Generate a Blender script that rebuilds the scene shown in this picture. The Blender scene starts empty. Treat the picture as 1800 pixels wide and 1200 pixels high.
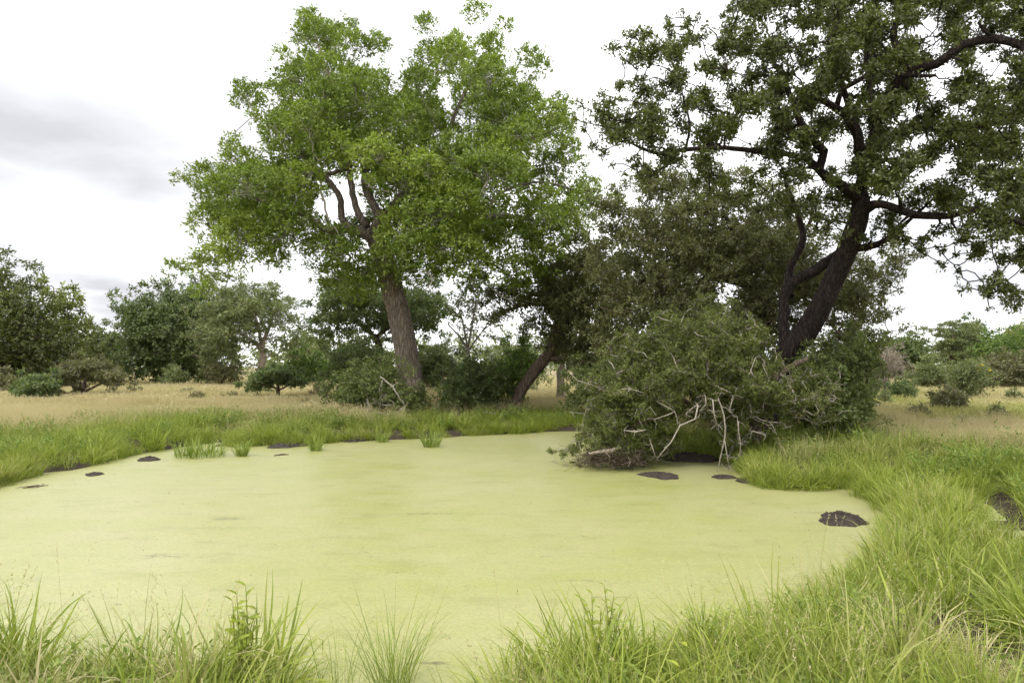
import bpy, math, random
import numpy as np

# ------------------------------------------------------------------ scene, camera, sky, sun
rng = np.random.default_rng(11)
random.seed(4)
sc = bpy.context.scene
COL = sc.collection

CAM_H = 2.2
F = 1200.0                      # focal length in pixels of an 1800 px wide frame
PITCH = math.atan(45.0 / F)     # the horizon lies 45 px below the middle
cam_d = bpy.data.cameras.new('camera')
cam_d.lens = 24.0
cam_d.sensor_width = 36.0
cam_d.clip_start = 0.1
cam_d.clip_end = 6000.0
cam = bpy.data.objects.new('camera', cam_d)
COL.objects.link(cam)
cam.location = (0, 0, CAM_H)
cam.rotation_euler = (math.pi / 2 + PITCH, 0, 0)
sc.camera = cam

SUN_EL, SUN_AZ = math.radians(56), math.radians(205)     # azimuth from +Y clockwise: behind the camera, to its left
world = bpy.data.worlds.new('World')
sc.world = world
world.use_nodes = True
sun_d = bpy.data.lights.new('sun', 'SUN')
sun_d.energy = 1.5
sun_d.angle = math.radians(14)
sun_d.color = (1.0, 0.96, 0.88)
sun = bpy.data.objects.new('sun', sun_d)
COL.objects.link(sun)
sun.rotation_euler = (math.pi / 2 - SUN_EL, 0, math.pi - SUN_AZ)
sun.location = (-10, -20, 40)

sc.view_settings.view_transform = 'Standard'
sc.view_settings.look = 'None'
sc.view_settings.gamma = 1.0
sc.view_settings.use_curve_mapping = False
sc.view_settings.exposure = 1.1
sc.render.engine = 'CYCLES'
sc.cycles.max_bounces = 6
sc.cycles.diffuse_bounces = 3
sc.cycles.transmission_bounces = 3
sc.cycles.use_adaptive_sampling = True
sc.cycles.adaptive_threshold = 0.035
sc.cycles.caustics_reflective = False
sc.cycles.caustics_refractive = False
sc.cycles.transparent_max_bounces = 4


class NT:
    """a small helper to wire shader nodes"""
    def __init__(self, tree):
        self.t = tree
        tree.nodes.clear()

    def n(self, kind, **kw):
        nd = self.t.nodes.new(kind)
        ins = kw.pop('ins', {})
        for k, v in kw.items():
            setattr(nd, k, v)
        for k, v in ins.items():
            if isinstance(v, bpy.types.NodeSocket):
                self.t.links.new(v, nd.inputs[k])
            else:
                nd.inputs[k].default_value = v
        return nd

    def math(self, op, a, b=None, c=None, clamp=False):
        ins = {0: a}
        if b is not None:
            ins[1] = b
        if c is not None:
            ins[2] = c
        return self.n('ShaderNodeMath', operation=op, use_clamp=clamp, ins=ins).outputs[0]

    def mix(self, fac, a, b):
        nd = self.n('ShaderNodeMix', data_type='RGBA')
        for i, v in ((0, fac), (6, a), (7, b)):
            if isinstance(v, bpy.types.NodeSocket):
                self.t.links.new(v, nd.inputs[i])
            else:
                nd.inputs[i].default_value = v if i == 0 else (*v[:3], 1)
        return nd.outputs[2]

    def ramp(self, fac, stops, interp='LINEAR'):
        nd = self.n('ShaderNodeValToRGB', ins={0: fac})
        cr = nd.color_ramp
        cr.interpolation = interp
        while len(cr.elements) < len(stops):
            cr.elements.new(0.5)
        for e, (p, c) in zip(cr.elements, stops):
            e.position = p
            e.color = (*c, 1) if len(c) == 3 else c
        return nd.outputs[0]

    def noise(self, vec, scale, detail=4, rough=0.55, out=0):
        ins = {'Scale': scale, 'Detail': detail, 'Roughness': rough}
        if vec is not None:
            ins['Vector'] = vec
        return self.n('ShaderNodeTexNoise', ins=ins).outputs[out]

    def vmath(self, op, a, b=None):
        ins = {0: a}
        if b is not None:
            ins[1] = b
        nd = self.n('ShaderNodeVectorMath', operation=op, ins=ins)
        return nd.outputs[1] if op in ('DOT_PRODUCT', 'LENGTH', 'DISTANCE') else nd.outputs[0]

    def link(self, a, b):
        self.t.links.new(a, b)


def pix_dir(px, py):
    u, v = (px - 900) / F, -(py - 600) / F
    c, s = math.cos(PITCH), math.sin(PITCH)
    d = np.array([u, c - v * s, s + v * c])
    return d


# the sky: a bright broken overcast over a blue daylight sky
w = NT(world.node_tree)
sky = w.n('ShaderNodeTexSky', sky_type='NISHITA', sun_disc=False, sun_elevation=SUN_EL, sun_rotation=SUN_AZ)
gen = w.n('ShaderNodeTexCoord').outputs['Generated']
sep = w.n('ShaderNodeSeparateXYZ', ins={0: gen}).outputs
zz = w.math('ADD', w.math('MAXIMUM', sep[2], 0.0), 0.16)
flat = w.n('ShaderNodeCombineXYZ', ins={0: w.math('DIVIDE', sep[0], zz), 1: w.math('DIVIDE', sep[1], zz), 2: 3.7}).outputs[0]
n_big = w.noise(flat, 0.85, 5, 0.5)
n_gap = w.noise(w.vmath('ADD', flat, (7.3, 2.1, 0.0)), 0.6, 4, 0.5)
# one darker cloud bank stands over the left of the view, a smaller one low behind it
warp = w.vmath('SCALE', w.vmath('SUBTRACT', w.noise(flat, 1.3, 3, 0.5, out=1), (0.5, 0.5, 0.5)))
warp.node.inputs['Scale'].default_value = 0.24
gw = w.vmath('ADD', gen, warp)
banks = None
for (px, py, sx, sz, k) in ((110, 245, 0.42, 0.17, 0.95), (210, 310, 0.20, 0.13, 0.9), (240, 522, 0.30, 0.06, 0.85), (-60, 420, 0.30, 0.2, 0.8), (120, 470, 0.22, 0.10, 0.6), (1710, 465, 0.22, 0.09, 0.7), (1640, 430, 0.12, 0.05, 0.6)):
    d = pix_dir(px, py)
    d = d / np.linalg.norm(d)
    q = w.vmath('SUBTRACT', gw, tuple(d))
    q = w.vmath('LENGTH', w.vmath('MULTIPLY', q, (1 / sx, 1 / sx, 1 / sz)))
    m = w.math('MULTIPLY', w.n('ShaderNodeMapRange', interpolation_type='SMOOTHSTEP', ins={0: q, 1: 1.55, 2: -0.35, 3: 0.0, 4: 1.0}).outputs[0], k)
    banks = m if banks is None else w.math('MAXIMUM', banks, m)
shade = w.n('ShaderNodeMapRange', interpolation_type='SMOOTHSTEP', ins={0: n_big, 1: 0.43, 2: 0.75, 3: 0.0, 4: 0.62}).outputs[0]
shade = w.math('MAXIMUM', shade, w.math('MULTIPLY', banks, w.math('ADD', 0.38, w.math('MULTIPLY', w.noise(flat, 1.2, 6, 0.55), 1.1))), clamp=True)
cloud = w.ramp(shade, [(0.0, (9.4, 9.45, 9.6)), (0.35, (6.2, 6.25, 6.45)), (0.75, (3.55, 3.6, 3.8)), (1.0, (3.1, 3.15, 3.35))])
gap = w.n('ShaderNodeMapRange', interpolation_type='SMOOTHSTEP', ins={0: n_gap, 1: 0.62, 2: 0.8, 3: 1.0, 4: 0.55}).outputs[0]
final = w.mix(gap, sky.outputs[0], cloud)
bg = w.n('ShaderNodeBackground', ins={0: final, 1: 0.1})
out = w.n('ShaderNodeOutputWorld')
w.link(bg.outputs[0], out.inputs[0])


# ------------------------------------------------------------------ geometry helpers
def P(px, py, D):
    """the point seen at pixel (px, py) of the 1800 px photograph, D metres ahead"""
    d = pix_dir(px, py)
    return np.array([0, 0, CAM_H]) + d * (D / d[1])


def G(px, py, z=0.0):
    d = pix_dir(px, py)
    return np.array([0, 0, CAM_H]) + d * ((z - CAM_H) / d[2])


def norm(a):
    return a / np.maximum(np.linalg.norm(a, axis=-1, keepdims=True), 1e-9)


def link(o, parent=None):
    COL.objects.link(o)
    if parent is not None:
        o.parent = parent
    return o


def new_mesh(name, V, faces, mat, smooth=False, attrs=None):
    """faces: (n,k) int array of equal polygons, or a list of such arrays"""
    if not isinstance(faces, (list, tuple)):
        faces = [faces]
    V = np.ascontiguousarray(V, dtype=np.float32)
    faces = [np.asarray(f, dtype=np.int32) for f in faces if len(f)]
    loops = np.concatenate([f.ravel() for f in faces])
    starts, s = [], 0
    for f in faces:
        k = f.shape[1]
        starts.append(s + np.arange(len(f), dtype=np.int32) * k)
        s += f.size
    starts = np.concatenate(starts).astype(np.int32)
    me = bpy.data.meshes.new(name)
    me.vertices.add(len(V))
    me.vertices.foreach_set('co', V.ravel())
    me.loops.add(len(loops))
    me.loops.foreach_set('vertex_index', loops.astype(np.int32))
    me.polygons.add(len(starts))
    me.polygons.foreach_set('loop_start', starts)
    me.polygons.foreach_set('use_smooth', np.full(len(starts), smooth, dtype=bool))
    for k, v in (attrs or {}).items():
        v = np.asarray(v, dtype=np.float32)
        dom = 'FACE' if len(v) == len(starts) else 'POINT'
        a = me.attributes.new(k, 'FLOAT', dom)
        a.data.foreach_set('value', v)
    me.update(calc_edges=True)
    if mat is not None:
        me.materials.append(mat)
    return me


def mesh_obj(name, V, faces, mat, parent=None, smooth=False, attrs=None, loc=None):
    V = np.asarray(V, dtype=np.float64)
    if parent is not None:
        V = V - np.array(parent.location)
    elif loc is not None:
        V = V - np.asarray(loc)
    o = bpy.data.objects.new(name, new_mesh(name, V, faces, mat, smooth, attrs))
    if parent is None and loc is not None:
        o.location = loc
    return link(o, parent)


def thing(name, label, cat, loc, group=None):
    o = bpy.data.objects.new(name, None)
    o.empty_display_size = 0.3
    o.location = [float(v) for v in loc]
    o['label'] = label
    o['category'] = cat
    if group:
        o['group'] = group
    return link(o)


def tag(o, label, cat, group=None):
    o['label'] = label
    o['category'] = cat
    if group:
        o['group'] = group
    return o


def smooth_line(pts, step):
    """Catmull-Rom resampling of rows (x, y, z, r)"""
    pts = np.asarray(pts, float)
    if len(pts) < 3:
        n = max(2, int(np.linalg.norm(pts[-1, :3] - pts[0, :3]) / step) + 1)
        t = np.linspace(0, 1, n)[:, None]
        return pts[0] * (1 - t) + pts[-1] * t
    q = np.vstack([2 * pts[0] - pts[1], pts, 2 * pts[-1] - pts[-2]])
    out = []
    for i in range(1, len(q) - 2):
        a, b, c, d = q[i - 1], q[i], q[i + 1], q[i + 2]
        n = max(1, int(np.linalg.norm(c[:3] - b[:3]) / step))
        for k in range(n):
            t = k / n
            out.append(0.5 * ((2 * b) + (c - a) * t + (2 * a - 5 * b + 4 * c - d) * t * t + (3 * b - a - 3 * c + d) * t ** 3))
    out.append(pts[-1])
    out = np.array(out)
    out[:, 3] = np.maximum(out[:, 3], 0.002)
    return out


class Tubes:
    def __init__(self):
        self.V, self.Q, self.T, self.n = [], [], [], 0

    def add(self, line, sides=6, rough=0.0, seed=0, cap=True):
        line = np.asarray(line, float)
        p, r = line[:, :3], line[:, 3]
        m = len(p)
        t = norm(np.gradient(p, axis=0))
        ref = np.array([0, 0, 1.0]) if abs(t[0, 2]) < 0.9 else np.array([1.0, 0, 0])
        u = np.zeros_like(p)
        u[0] = norm(np.cross(t[0], ref))
        for i in range(1, m):
            a = u[i - 1] - t[i] * np.dot(u[i - 1], t[i])
            u[i] = a / max(np.linalg.norm(a), 1e-9)
        v = np.cross(t, u)
        ang = np.linspace(0, 2 * np.pi, sides, endpoint=False)
        rad = np.repeat(r[:, None], sides, axis=1)
        if rough:
            k = np.arange(m)[:, None]
            for f, a in ((3, 1.0), (5, 0.6), (9, 0.5)):
                rad = rad * (1 + rough * a * np.sin(f * ang[None] + 0.23 * k + seed * 1.7 + f) * (0.6 + 0.4 * np.sin(0.5 * k + f + seed)))
            rad = rad * (1 + rough * rng.normal(size=(m, sides)) * 0.35)
        ring = p[:, None] + rad[..., None] * (u[:, None] * np.cos(ang)[None, :, None] + v[:, None] * np.sin(ang)[None, :, None])
        self.V.append(ring.reshape(-1, 3))
        i = np.arange(m - 1)[:, None] * sides
        j = np.arange(sides)[None]
        j2 = (j + 1) % sides
        q = np.stack([i + j, i + j2, i + sides + j2, i + sides + j], -1).reshape(-1, 4) + self.n
        self.Q.append(q)
        self.n += m * sides
        if cap:
            self.V.append(np.array([p[0], p[-1]]))
            a, b = self.n, self.n + 1
            base = self.n - m * sides
            e = np.arange(sides)
            e2 = (e + 1) % sides
            self.T.append(np.stack([np.full(sides, a), base + e2, base + e], -1))
            l0 = base + (m - 1) * sides
            self.T.append(np.stack([np.full(sides, b), l0 + e, l0 + e2], -1))
            self.n += 2

    def build(self, name, mat, parent=None, smooth=True, loc=None):
        if not self.V:
            return None
        fs = [np.concatenate(self.Q)]
        if self.T:
            fs.append(np.concatenate(self.T))
        return mesh_obj(name, np.concatenate(self.V), fs, mat, parent, smooth, loc=loc)


def poly_sd(pts, poly):
    """signed distance of points (n,2) to a closed polygon: positive inside"""
    pts = np.asarray(pts, float)
    poly = np.asarray(poly, float)
    a, b = poly, np.roll(poly, -1, axis=0)
    best = np.full(len(pts), 1e18)
    inside = np.zeros(len(pts), bool)
    for (p, q) in zip(a, b):
        d = q - p
        t = np.clip(((pts - p) @ d) / max(d @ d, 1e-12), 0, 1)
        c = p + t[:, None] * d
        best = np.minimum(best, ((pts - c) ** 2).sum(1))
        cond = (p[1] > pts[:, 1]) != (q[1] > pts[:, 1])
        if q[1] != p[1]:
            x = (q[0] - p[0]) * (pts[:, 1] - p[1]) / (q[1] - p[1]) + p[0]
            inside ^= cond & (pts[:, 0] < x)
    return np.where(inside, 1, -1) * np.sqrt(best)


def wob(x, y, f, seed=0.0):
    return (np.sin(f * x + 1.3 * seed + 0.7 * np.sin(0.6 * f * y + seed)) + np.sin(1.7 * f * y + 2.1 * seed + 0.9 * np.sin(0.8 * f * x)) + 0.6 * np.sin(2.9 * f * (x * 0.8 + y * 0.6) + seed * 3)) / 2.6


# ------------------------------------------------------------------ materials
def material(name):
    m = bpy.data.materials.new(name)
    m.use_nodes = True
    t = NT(m.node_tree)
    o = t.n('ShaderNodeOutputMaterial')
    return m, t, o


def leaf_mat(name, dark, mid, light, odd=None, trans=0.35, rough=0.5, spec=0.35):
    m, t, o = material(name)
    a = t.n('ShaderNodeAttribute', attribute_name='rnd').outputs['Fac']
    stops = [(0.0, dark), (0.5, mid), (0.93, light)]
    if odd:
        stops += [(0.985, light), (1.0, odd)]
    col = t.ramp(a, stops)
    b = t.n('ShaderNodeBsdfPrincipled', ins={'Base Color': col, 'Roughness': rough, 'Specular IOR Level': spec})
    tc = t.vmath('MULTIPLY', col, (1.25, 1.35, 0.7))
    tr = t.n('ShaderNodeBsdfTranslucent', ins={0: tc})
    mx = t.n('ShaderNodeMixShader', ins={0: trans, 1: b.outputs[0], 2: tr.outputs[0]})
    t.link(mx.outputs[0], o.inputs[0])
    return m


def bark_mat(name, dark, light, scale=6.0, ridges=True, bump=0.6):
    m, t, o = material(name)
    tc = t.n('ShaderNodeTexCoord').outputs['Object']
    st = t.vmath('MULTIPLY', tc, (1.0, 1.0, 0.16 if ridges else 1.0))
    n1 = t.noise(st, scale * 3, 6, 0.65)
    vor = t.n('ShaderNodeTexVoronoi', feature='DISTANCE_TO_EDGE', ins={'Vector': t.vmath('ADD', st, t.vmath('MULTIPLY', t.noise(st, scale * 2, 3, out=1), (0.1, 0.1, 0.1))), 'Scale': scale * 2.2}).outputs[0]
    crack = t.n('ShaderNodeMapRange', ins={0: vor, 1: 0.0, 2: 0.22, 3: 0.0, 4: 1.0}).outputs[0]
    n2 = t.noise(tc, scale * 0.5, 3, 0.5)
    f = t.math('MULTIPLY', t.math('ADD', t.math('MULTIPLY', n1, 0.75), t.math('MULTIPLY', n2, 0.35)), t.math('ADD', 0.45, t.math('MULTIPLY', crack, 0.55)))
    col = t.ramp(f, [(0.15, dark), (0.7, light)])
    h = t.math('ADD', t.math('MULTIPLY', crack, 0.7), n1)
    bp = t.n('ShaderNodeBump', ins={'Strength': bump, 'Distance': 0.05, 'Height': h})
    b = t.n('ShaderNodeBsdfPrincipled', ins={'Base Color': col, 'Roughness': 0.9, 'Specular IOR Level': 0.2, 'Normal': bp.outputs[0]})
    t.link(b.outputs[0], o.inputs[0])
    return m


M = {}
M['leaf_fig'] = leaf_mat('fresh green leaf', (0.082, 0.120, 0.022), (0.164, 0.222, 0.036), (0.268, 0.332, 0.062), trans=0.42, spec=0.4)
M['leaf_dark'] = leaf_mat('dark glossy leaf', (0.048, 0.056, 0.018), (0.086, 0.102, 0.029), (0.155, 0.180, 0.050), (0.21, 0.17, 0.06), trans=0.4, rough=0.4, spec=0.45)
M['leaf_olive'] = leaf_mat('olive leaf', (0.080, 0.084, 0.038), (0.130, 0.138, 0.058), (0.20, 0.21, 0.092), trans=0.4, rough=0.45)
M['leaf_grey'] = leaf_mat('grey green thorn leaf', (0.066, 0.080, 0.024), (0.120, 0.142, 0.042), (0.205, 0.230, 0.078), trans=0.42, rough=0.55, spec=0.25)
M['leaf_shrub'] = leaf_mat('shrub leaf', (0.076, 0.098, 0.034), (0.130, 0.160, 0.054), (0.205, 0.240, 0.086), trans=0.42)
M['leaf_forest'] = leaf_mat('forest green leaf', (0.062, 0.086, 0.034), (0.110, 0.145, 0.054), (0.18, 0.225, 0.088), trans=0.38)
M['leaf_acacia'] = leaf_mat('pale acacia leaf', (0.085, 0.105, 0.042), (0.145, 0.172, 0.070), (0.225, 0.255, 0.11), trans=0.35)
M['leaf_brown'] = leaf_mat('dull brown green leaf', (0.080, 0.080, 0.038), (0.135, 0.132, 0.062), (0.20, 0.20, 0.095), trans=0.3)
M['leaf_lime'] = leaf_mat('light green leaf', (0.060, 0.10, 0.022), (0.115, 0.175, 0.040), (0.19, 0.27, 0.065), trans=0.38)
M['leaf_cluster'] = leaf_mat('pale rosette leaf', (0.09, 0.12, 0.035), (0.17, 0.20, 0.055), (0.27, 0.29, 0.09), (0.30, 0.17, 0.06), trans=0.3)
M['leaf_pink'] = leaf_mat('greyish pink twig haze', (0.15, 0.12, 0.10), (0.22, 0.18, 0.15), (0.30, 0.26, 0.21), trans=0.2)
M['flower_yellow'] = leaf_mat('yellow blossom', (0.45, 0.32, 0.01), (0.6, 0.45, 0.02), (0.7, 0.55, 0.04), trans=0.3)
M['bark_grey'] = bark_mat('grey brown ridged bark', (0.10, 0.077, 0.060), (0.34, 0.275, 0.225), 6.0, bump=1.0)
M['bark_black'] = bark_mat('blackish cracked bark', (0.012, 0.008, 0.007), (0.062, 0.047, 0.040), 8.0, bump=1.0)
M['bark_brown'] = bark_mat('brown bark', (0.05, 0.035, 0.026), (0.17, 0.13, 0.10), 6.0)
M['bark_pale'] = bark_mat('pale bark', (0.20, 0.16, 0.12), (0.42, 0.36, 0.29), 6.0)
M['dead_wood'] = bark_mat('bleached dead wood', (0.20, 0.175, 0.14), (0.46, 0.42, 0.35), 14.0, bump=0.3)
M['twig_grey'] = bark_mat('grey twig', (0.17, 0.15, 0.125), (0.40, 0.36, 0.31), 14.0, ridges=False, bump=0.2)
M['torn_wood'] = bark_mat('torn orange wood', (0.36, 0.2, 0.09), (0.6, 0.38, 0.19), 12.0)


def grass_mat(name, green, lush, dry, pale):
    m, t, o = material(name)
    rnd = t.n('ShaderNodeAttribute', attribute_name='rnd').outputs['Fac']
    tt = t.n('ShaderNodeAttribute', attribute_name='along').outputs['Fac']
    tint = t.n('ShaderNodeAttribute', attribute_name='tint', attribute_type='INSTANCER').outputs['Fac']
    oi = t.n('ShaderNodeObjectInfo').outputs['Random']
    g = t.mix(t.math('ADD', t.math('MULTIPLY', rnd, 0.6), t.math('MULTIPLY', oi, 0.4)), green, lush)
    d = t.mix(t.math('ADD', t.math('MULTIPLY', rnd, 0.5), t.math('MULTIPLY', oi, 0.5)), dry, pale)
    # a share of single blades in a green tuft is straw, more so when the tuft is drier
    f = t.math('ADD', tint, t.math('MULTIPLY', t.math('SUBTRACT', rnd, 0.5), 0.42))
    f = t.math('ADD', f, t.math('MULTIPLY', t.math('SUBTRACT', tt, 0.45), 0.22))
    f = t.n('ShaderNodeMapRange', interpolation_type='SMOOTHSTEP', ins={0: f, 1: 0.18, 2: 0.82, 3: 0.0, 4: 1.0}).outputs[0]
    col = t.mix(f, g, d)
    b = t.n('ShaderNodeBsdfPrincipled', ins={'Base Color': col, 'Roughness': 0.55, 'Specular IOR Level': 0.3})
    tr = t.n('ShaderNodeBsdfTranslucent', ins={0: t.vmath('MULTIPLY', col, (1.15, 1.2, 0.8))})
    mx = t.n('ShaderNodeMixShader', ins={0: 0.35, 1: b.outputs[0], 2: tr.outputs[0]})
    t.link(mx.outputs[0], o.inputs[0])
    return m


M['grass'] = grass_mat('grass blade', (0.130, 0.190, 0.026), (0.370, 0.420, 0.070), (0.41, 0.355, 0.185), (0.55, 0.475, 0.295))
M['herb'] = grass_mat('herb leaf', (0.11, 0.17, 0.030), (0.26, 0.33, 0.075), (0.30, 0.29, 0.11), (0.42, 0.36, 0.18))

# ground
gm, t, o = material('soil and thatch')
pos = t.n('ShaderNodeNewGeometry').outputs['Position']
edge = t.n('ShaderNodeAttribute', attribute_name='shore').outputs['Fac']
n1 = t.noise(pos, 0.35, 5, 0.6)
n2 = t.noise(pos, 9.0, 6, 0.7)
mead = t.mix(n1, (0.26, 0.21, 0.12), (0.38, 0.31, 0.19))
mead = t.mix(t.math('MULTIPLY', n2, 0.5), mead, (0.10, 0.085, 0.045))
mud = t.mix(n2, (0.024, 0.019, 0.015), (0.080, 0.062, 0.046))
bank = t.mix(n2, (0.030, 0.028, 0.014), (0.085, 0.072, 0.040))
c = t.mix(t.n('ShaderNodeMapRange', ins={0: edge, 1: 2.5, 2: 7.0, 3: 0.0, 4: 1.0}).outputs[0], bank, mead)
c = t.mix(t.n('ShaderNodeMapRange', ins={0: t.math('ADD', edge, t.math('MULTIPLY', n1, 0.5)), 1: 0.35, 2: 0.95, 3: 0.0, 4: 1.0}).outputs[0], mud, c)
bp = t.n('ShaderNodeBump', ins={'Strength': 0.8, 'Distance': 0.04, 'Height': n2})
b = t.n('ShaderNodeBsdfPrincipled', ins={'Base Color': c, 'Roughness': 0.95, 'Specular IOR Level': 0.15, 'Normal': bp.outputs[0]})
t.link(b.outputs[0], o.inputs[0])
M['ground'] = gm

# mud of the mounds
mm, t, o = material('dark wet mud')
pos = t.n('ShaderNodeTexCoord').outputs['Object']
n1 = t.noise(pos, 18, 6, 0.7)
n2 = t.noise(pos, 60, 3, 0.6)
col = t.ramp(n1, [(0.3, (0.024, 0.020, 0.017)), (0.75, (0.095, 0.080, 0.066))])
bp = t.n('ShaderNodeBump', ins={'Strength': 1.0, 'Distance': 0.03, 'Height': t.math('ADD', n1, t.math('MULTIPLY', n2, 0.6))})
b = t.n('ShaderNodeBsdfPrincipled', ins={'Base Color': col, 'Roughness': 0.85, 'Specular IOR Level': 0.15, 'Normal': bp.outputs[0]})
t.link(b.outputs[0], o.inputs[0])
M['mud'] = mm

# water wholly covered by duckweed
wm, t, o = material('duckweed on water')
pos = t.n('ShaderNodeNewGeometry').outputs['Position']
lg = t.n('ShaderNodeMapRange', ins={0: t.noise(pos, 0.3, 5, 0.6), 1: 0.3, 2: 0.7, 3: 0.0, 4: 1.0}).outputs[0]
md = t.n('ShaderNodeMapRange', ins={0: t.noise(t.vmath('MULTIPLY', pos, (0.7, 1.3, 1.0)), 1.3, 8, 0.7), 1: 0.3, 2: 0.7, 3: 0.0, 4: 1.3}).outputs[0]
fine = t.noise(pos, 22, 4, 0.8)
cell = t.n('ShaderNodeTexVoronoi', ins={'Vector': pos, 'Scale': 48.0})
base = t.mix(lg, (0.255, 0.284, 0.056), (0.330, 0.326, 0.138))
base = t.mix(t.math('MULTIPLY', md, 0.55), base, (0.355, 0.338, 0.170))
vary = t.math('ADD', 0.60, t.math('ADD', t.math('MULTIPLY', fine, 0.55), t.math('MULTIPLY', t.n('ShaderNodeSeparateColor', ins={0: cell.outputs['Color']}).outputs[0], 0.2)))
base = t.vmath('SCALE', base)
t.link(vary, base.node.inputs['Scale'])
patch = t.n('ShaderNodeMapRange', interpolation_type='SMOOTHSTEP', ins={0: t.noise(t.vmath('MULTIPLY', pos, (0.45, 1.0, 1.0)), 2.4, 7, 0.72), 1: 0.5, 2: 0.68, 3: 0.0, 4: 0.5}).outputs[0]
base = t.mix(patch, base, (0.205, 0.215, 0.062))
# thin drifts of dark specks where the mat has opened
st = t.vmath('MULTIPLY', pos, (0.35, 1.9, 1.0))
drift = t.n('ShaderNodeMapRange', interpolation_type='SMOOTHSTEP', ins={0: t.noise(st, 1.6, 5, 0.62), 1: 0.55, 2: 0.74, 3: 0.0, 4: 1.0}).outputs[0]
sp = t.noise(t.vmath('MULTIPLY', pos, (0.4, 1.0, 1.0)), 20, 5, 0.85)
speck = t.n('ShaderNodeMapRange', ins={0: t.math('ADD', sp, t.math('MULTIPLY', drift, 0.20)), 1: 0.635, 2: 0.72, 3: 0.0, 4: 1.0}).outputs[0]
base = t.mix(t.math('MULTIPLY', speck, 0.75), base, (0.085, 0.080, 0.035))
hh = t.math('ADD', fine, t.math('MULTIPLY', cell.outputs['Distance'], 0.6))
bp = t.n('ShaderNodeBump', ins={'Strength': 0.25, 'Distance': 0.006, 'Height': hh})
b = t.n('ShaderNodeBsdfPrincipled', ins={'Base Color': base, 'Roughness': 0.4, 'Specular IOR Level': 0.95, 'Normal': bp.outputs[0]})
t.link(b.outputs[0], o.inputs[0])
M['water'] = wm

# ------------------------------------------------------------------ terrain and water
POND = [(-900, 930), (-300, 905), (0, 853), (60, 832), (130, 826), (205, 806), (240, 797), (300, 790), (372, 777), (392, 771), (412, 784), (520, 783), (600, 776),
        (650, 774), (720, 772), (800, 767), (900, 762), (1000, 757), (1060, 760), (1090, 783), (1150, 797), (1250, 806), (1305, 812), (1325, 845), (1345, 857),
        (1420, 861), (1500, 857), (1550, 855), (1522, 872), (1565, 888), (1592, 925), (1585, 985), (1530, 1045), (1450, 1092), (1305, 1128), (1130, 1168),
        (960, 1212), (860, 1290), (760, 1330), (600, 1310), (520, 1245), (300, 1222), (0, 1205), (-600, 1215), (-1500, 1215), (-1800, 1000)]
INLETS = [[(1688, 884), (1742, 884), (1762, 915), (1745, 935), (1800, 930), (1880, 955), (1830, 985), (1745, 968), (1715, 925)],
          [(1672, 1012), (1705, 1005), (1742, 1014), (1735, 1028), (1690, 1026)]]
pond_polys = [np.array([G(x, y)[:2] for x, y in poly]) for poly in [POND] + INLETS]


def shore(x, y):
    """distance outside the water (negative over water)"""
    pts = np.stack([np.ravel(x), np.ravel(y)], 1)
    sd = np.full(len(pts), -1e9)
    near = (np.abs(pts[:, 0]) < 60) & (pts[:, 1] > -15) & (pts[:, 1] < 60)
    if near.any():
        s = np.full(near.sum(), -1e9)
        for k, pl in enumerate(pond_polys):
            s = np.maximum(s, poly_sd(pts[near], pl))
        sd[near] = s
    far = ~near
    sd[far] = -40
    return -sd.reshape(np.shape(x)) + 0.10 * wob(np.asarray(x), np.asarray(y), 3.1, 1.0) * (np.abs(sd.reshape(np.shape(x))) < 3)


def height(x, y):
    x, y = np.asarray(x, float), np.asarray(y, float)
    s = shore(x, y)
    up = 0.13 * (1 - np.exp(-np.maximum(s, 0) / 0.18)) + 0.32 * (1 - np.exp(-np.maximum(s, 0) / 2.6))
    up = up + np.clip(s, 0, 1) * (0.035 * wob(x, y, 1.9, 2) + 0.05 * wob(x, y, 0.4, 3))
    dn = -0.4 * (1 - np.exp(np.minimum(s, 0) / 0.5))
    return np.where(s > 0, up + 0.004, dn - 0.004)


def gz(x, y):
    return float(height(np.array([x]), np.array([y]))[0])


def axis(lo, hi, n, fine):
    t = np.linspace(-1, 1, n)
    s = np.sinh(t * fine) / math.sinh(fine)
    return np.where(s < 0, -s * lo, s * hi)


gx = axis(-3000, 3000, 261, 7.2)
gy = np.concatenate([np.linspace(-20, 2, 12, endpoint=False), 2 + (np.sinh(np.linspace(0, 1, 250) * 7.2) / math.sinh(7.2)) * 3000])
XX, YY = np.meshgrid(gx, gy)
ZZ = height(XX, YY)
nx, ny = len(gx), len(gy)
ii = (np.arange(ny - 1)[:, None] * nx + np.arange(nx - 1)[None]).ravel()
gq = np.stack([ii, ii + 1, ii + nx + 1, ii + nx], 1)
ground = mesh_obj('ground', np.stack([XX.ravel(), YY.ravel(), ZZ.ravel()], 1), gq, M['ground'], smooth=True, attrs={'shore': shore(XX, YY).ravel()})
ground['kind'] = 'structure'

wx = np.linspace(-34, 17, 60)
wy = np.linspace(2.5, 30, 40)
WX, WY = np.meshgrid(wx, wy)
ii = (np.arange(39)[:, None] * 60 + np.arange(59)[None]).ravel()
water = mesh_obj('water', np.stack([WX.ravel(), WY.ravel(), np.zeros(WX.size)], 1), np.stack([ii, ii + 1, ii + 61, ii + 60], 1), M['water'], smooth=True)
water['kind'] = 'structure'


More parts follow.
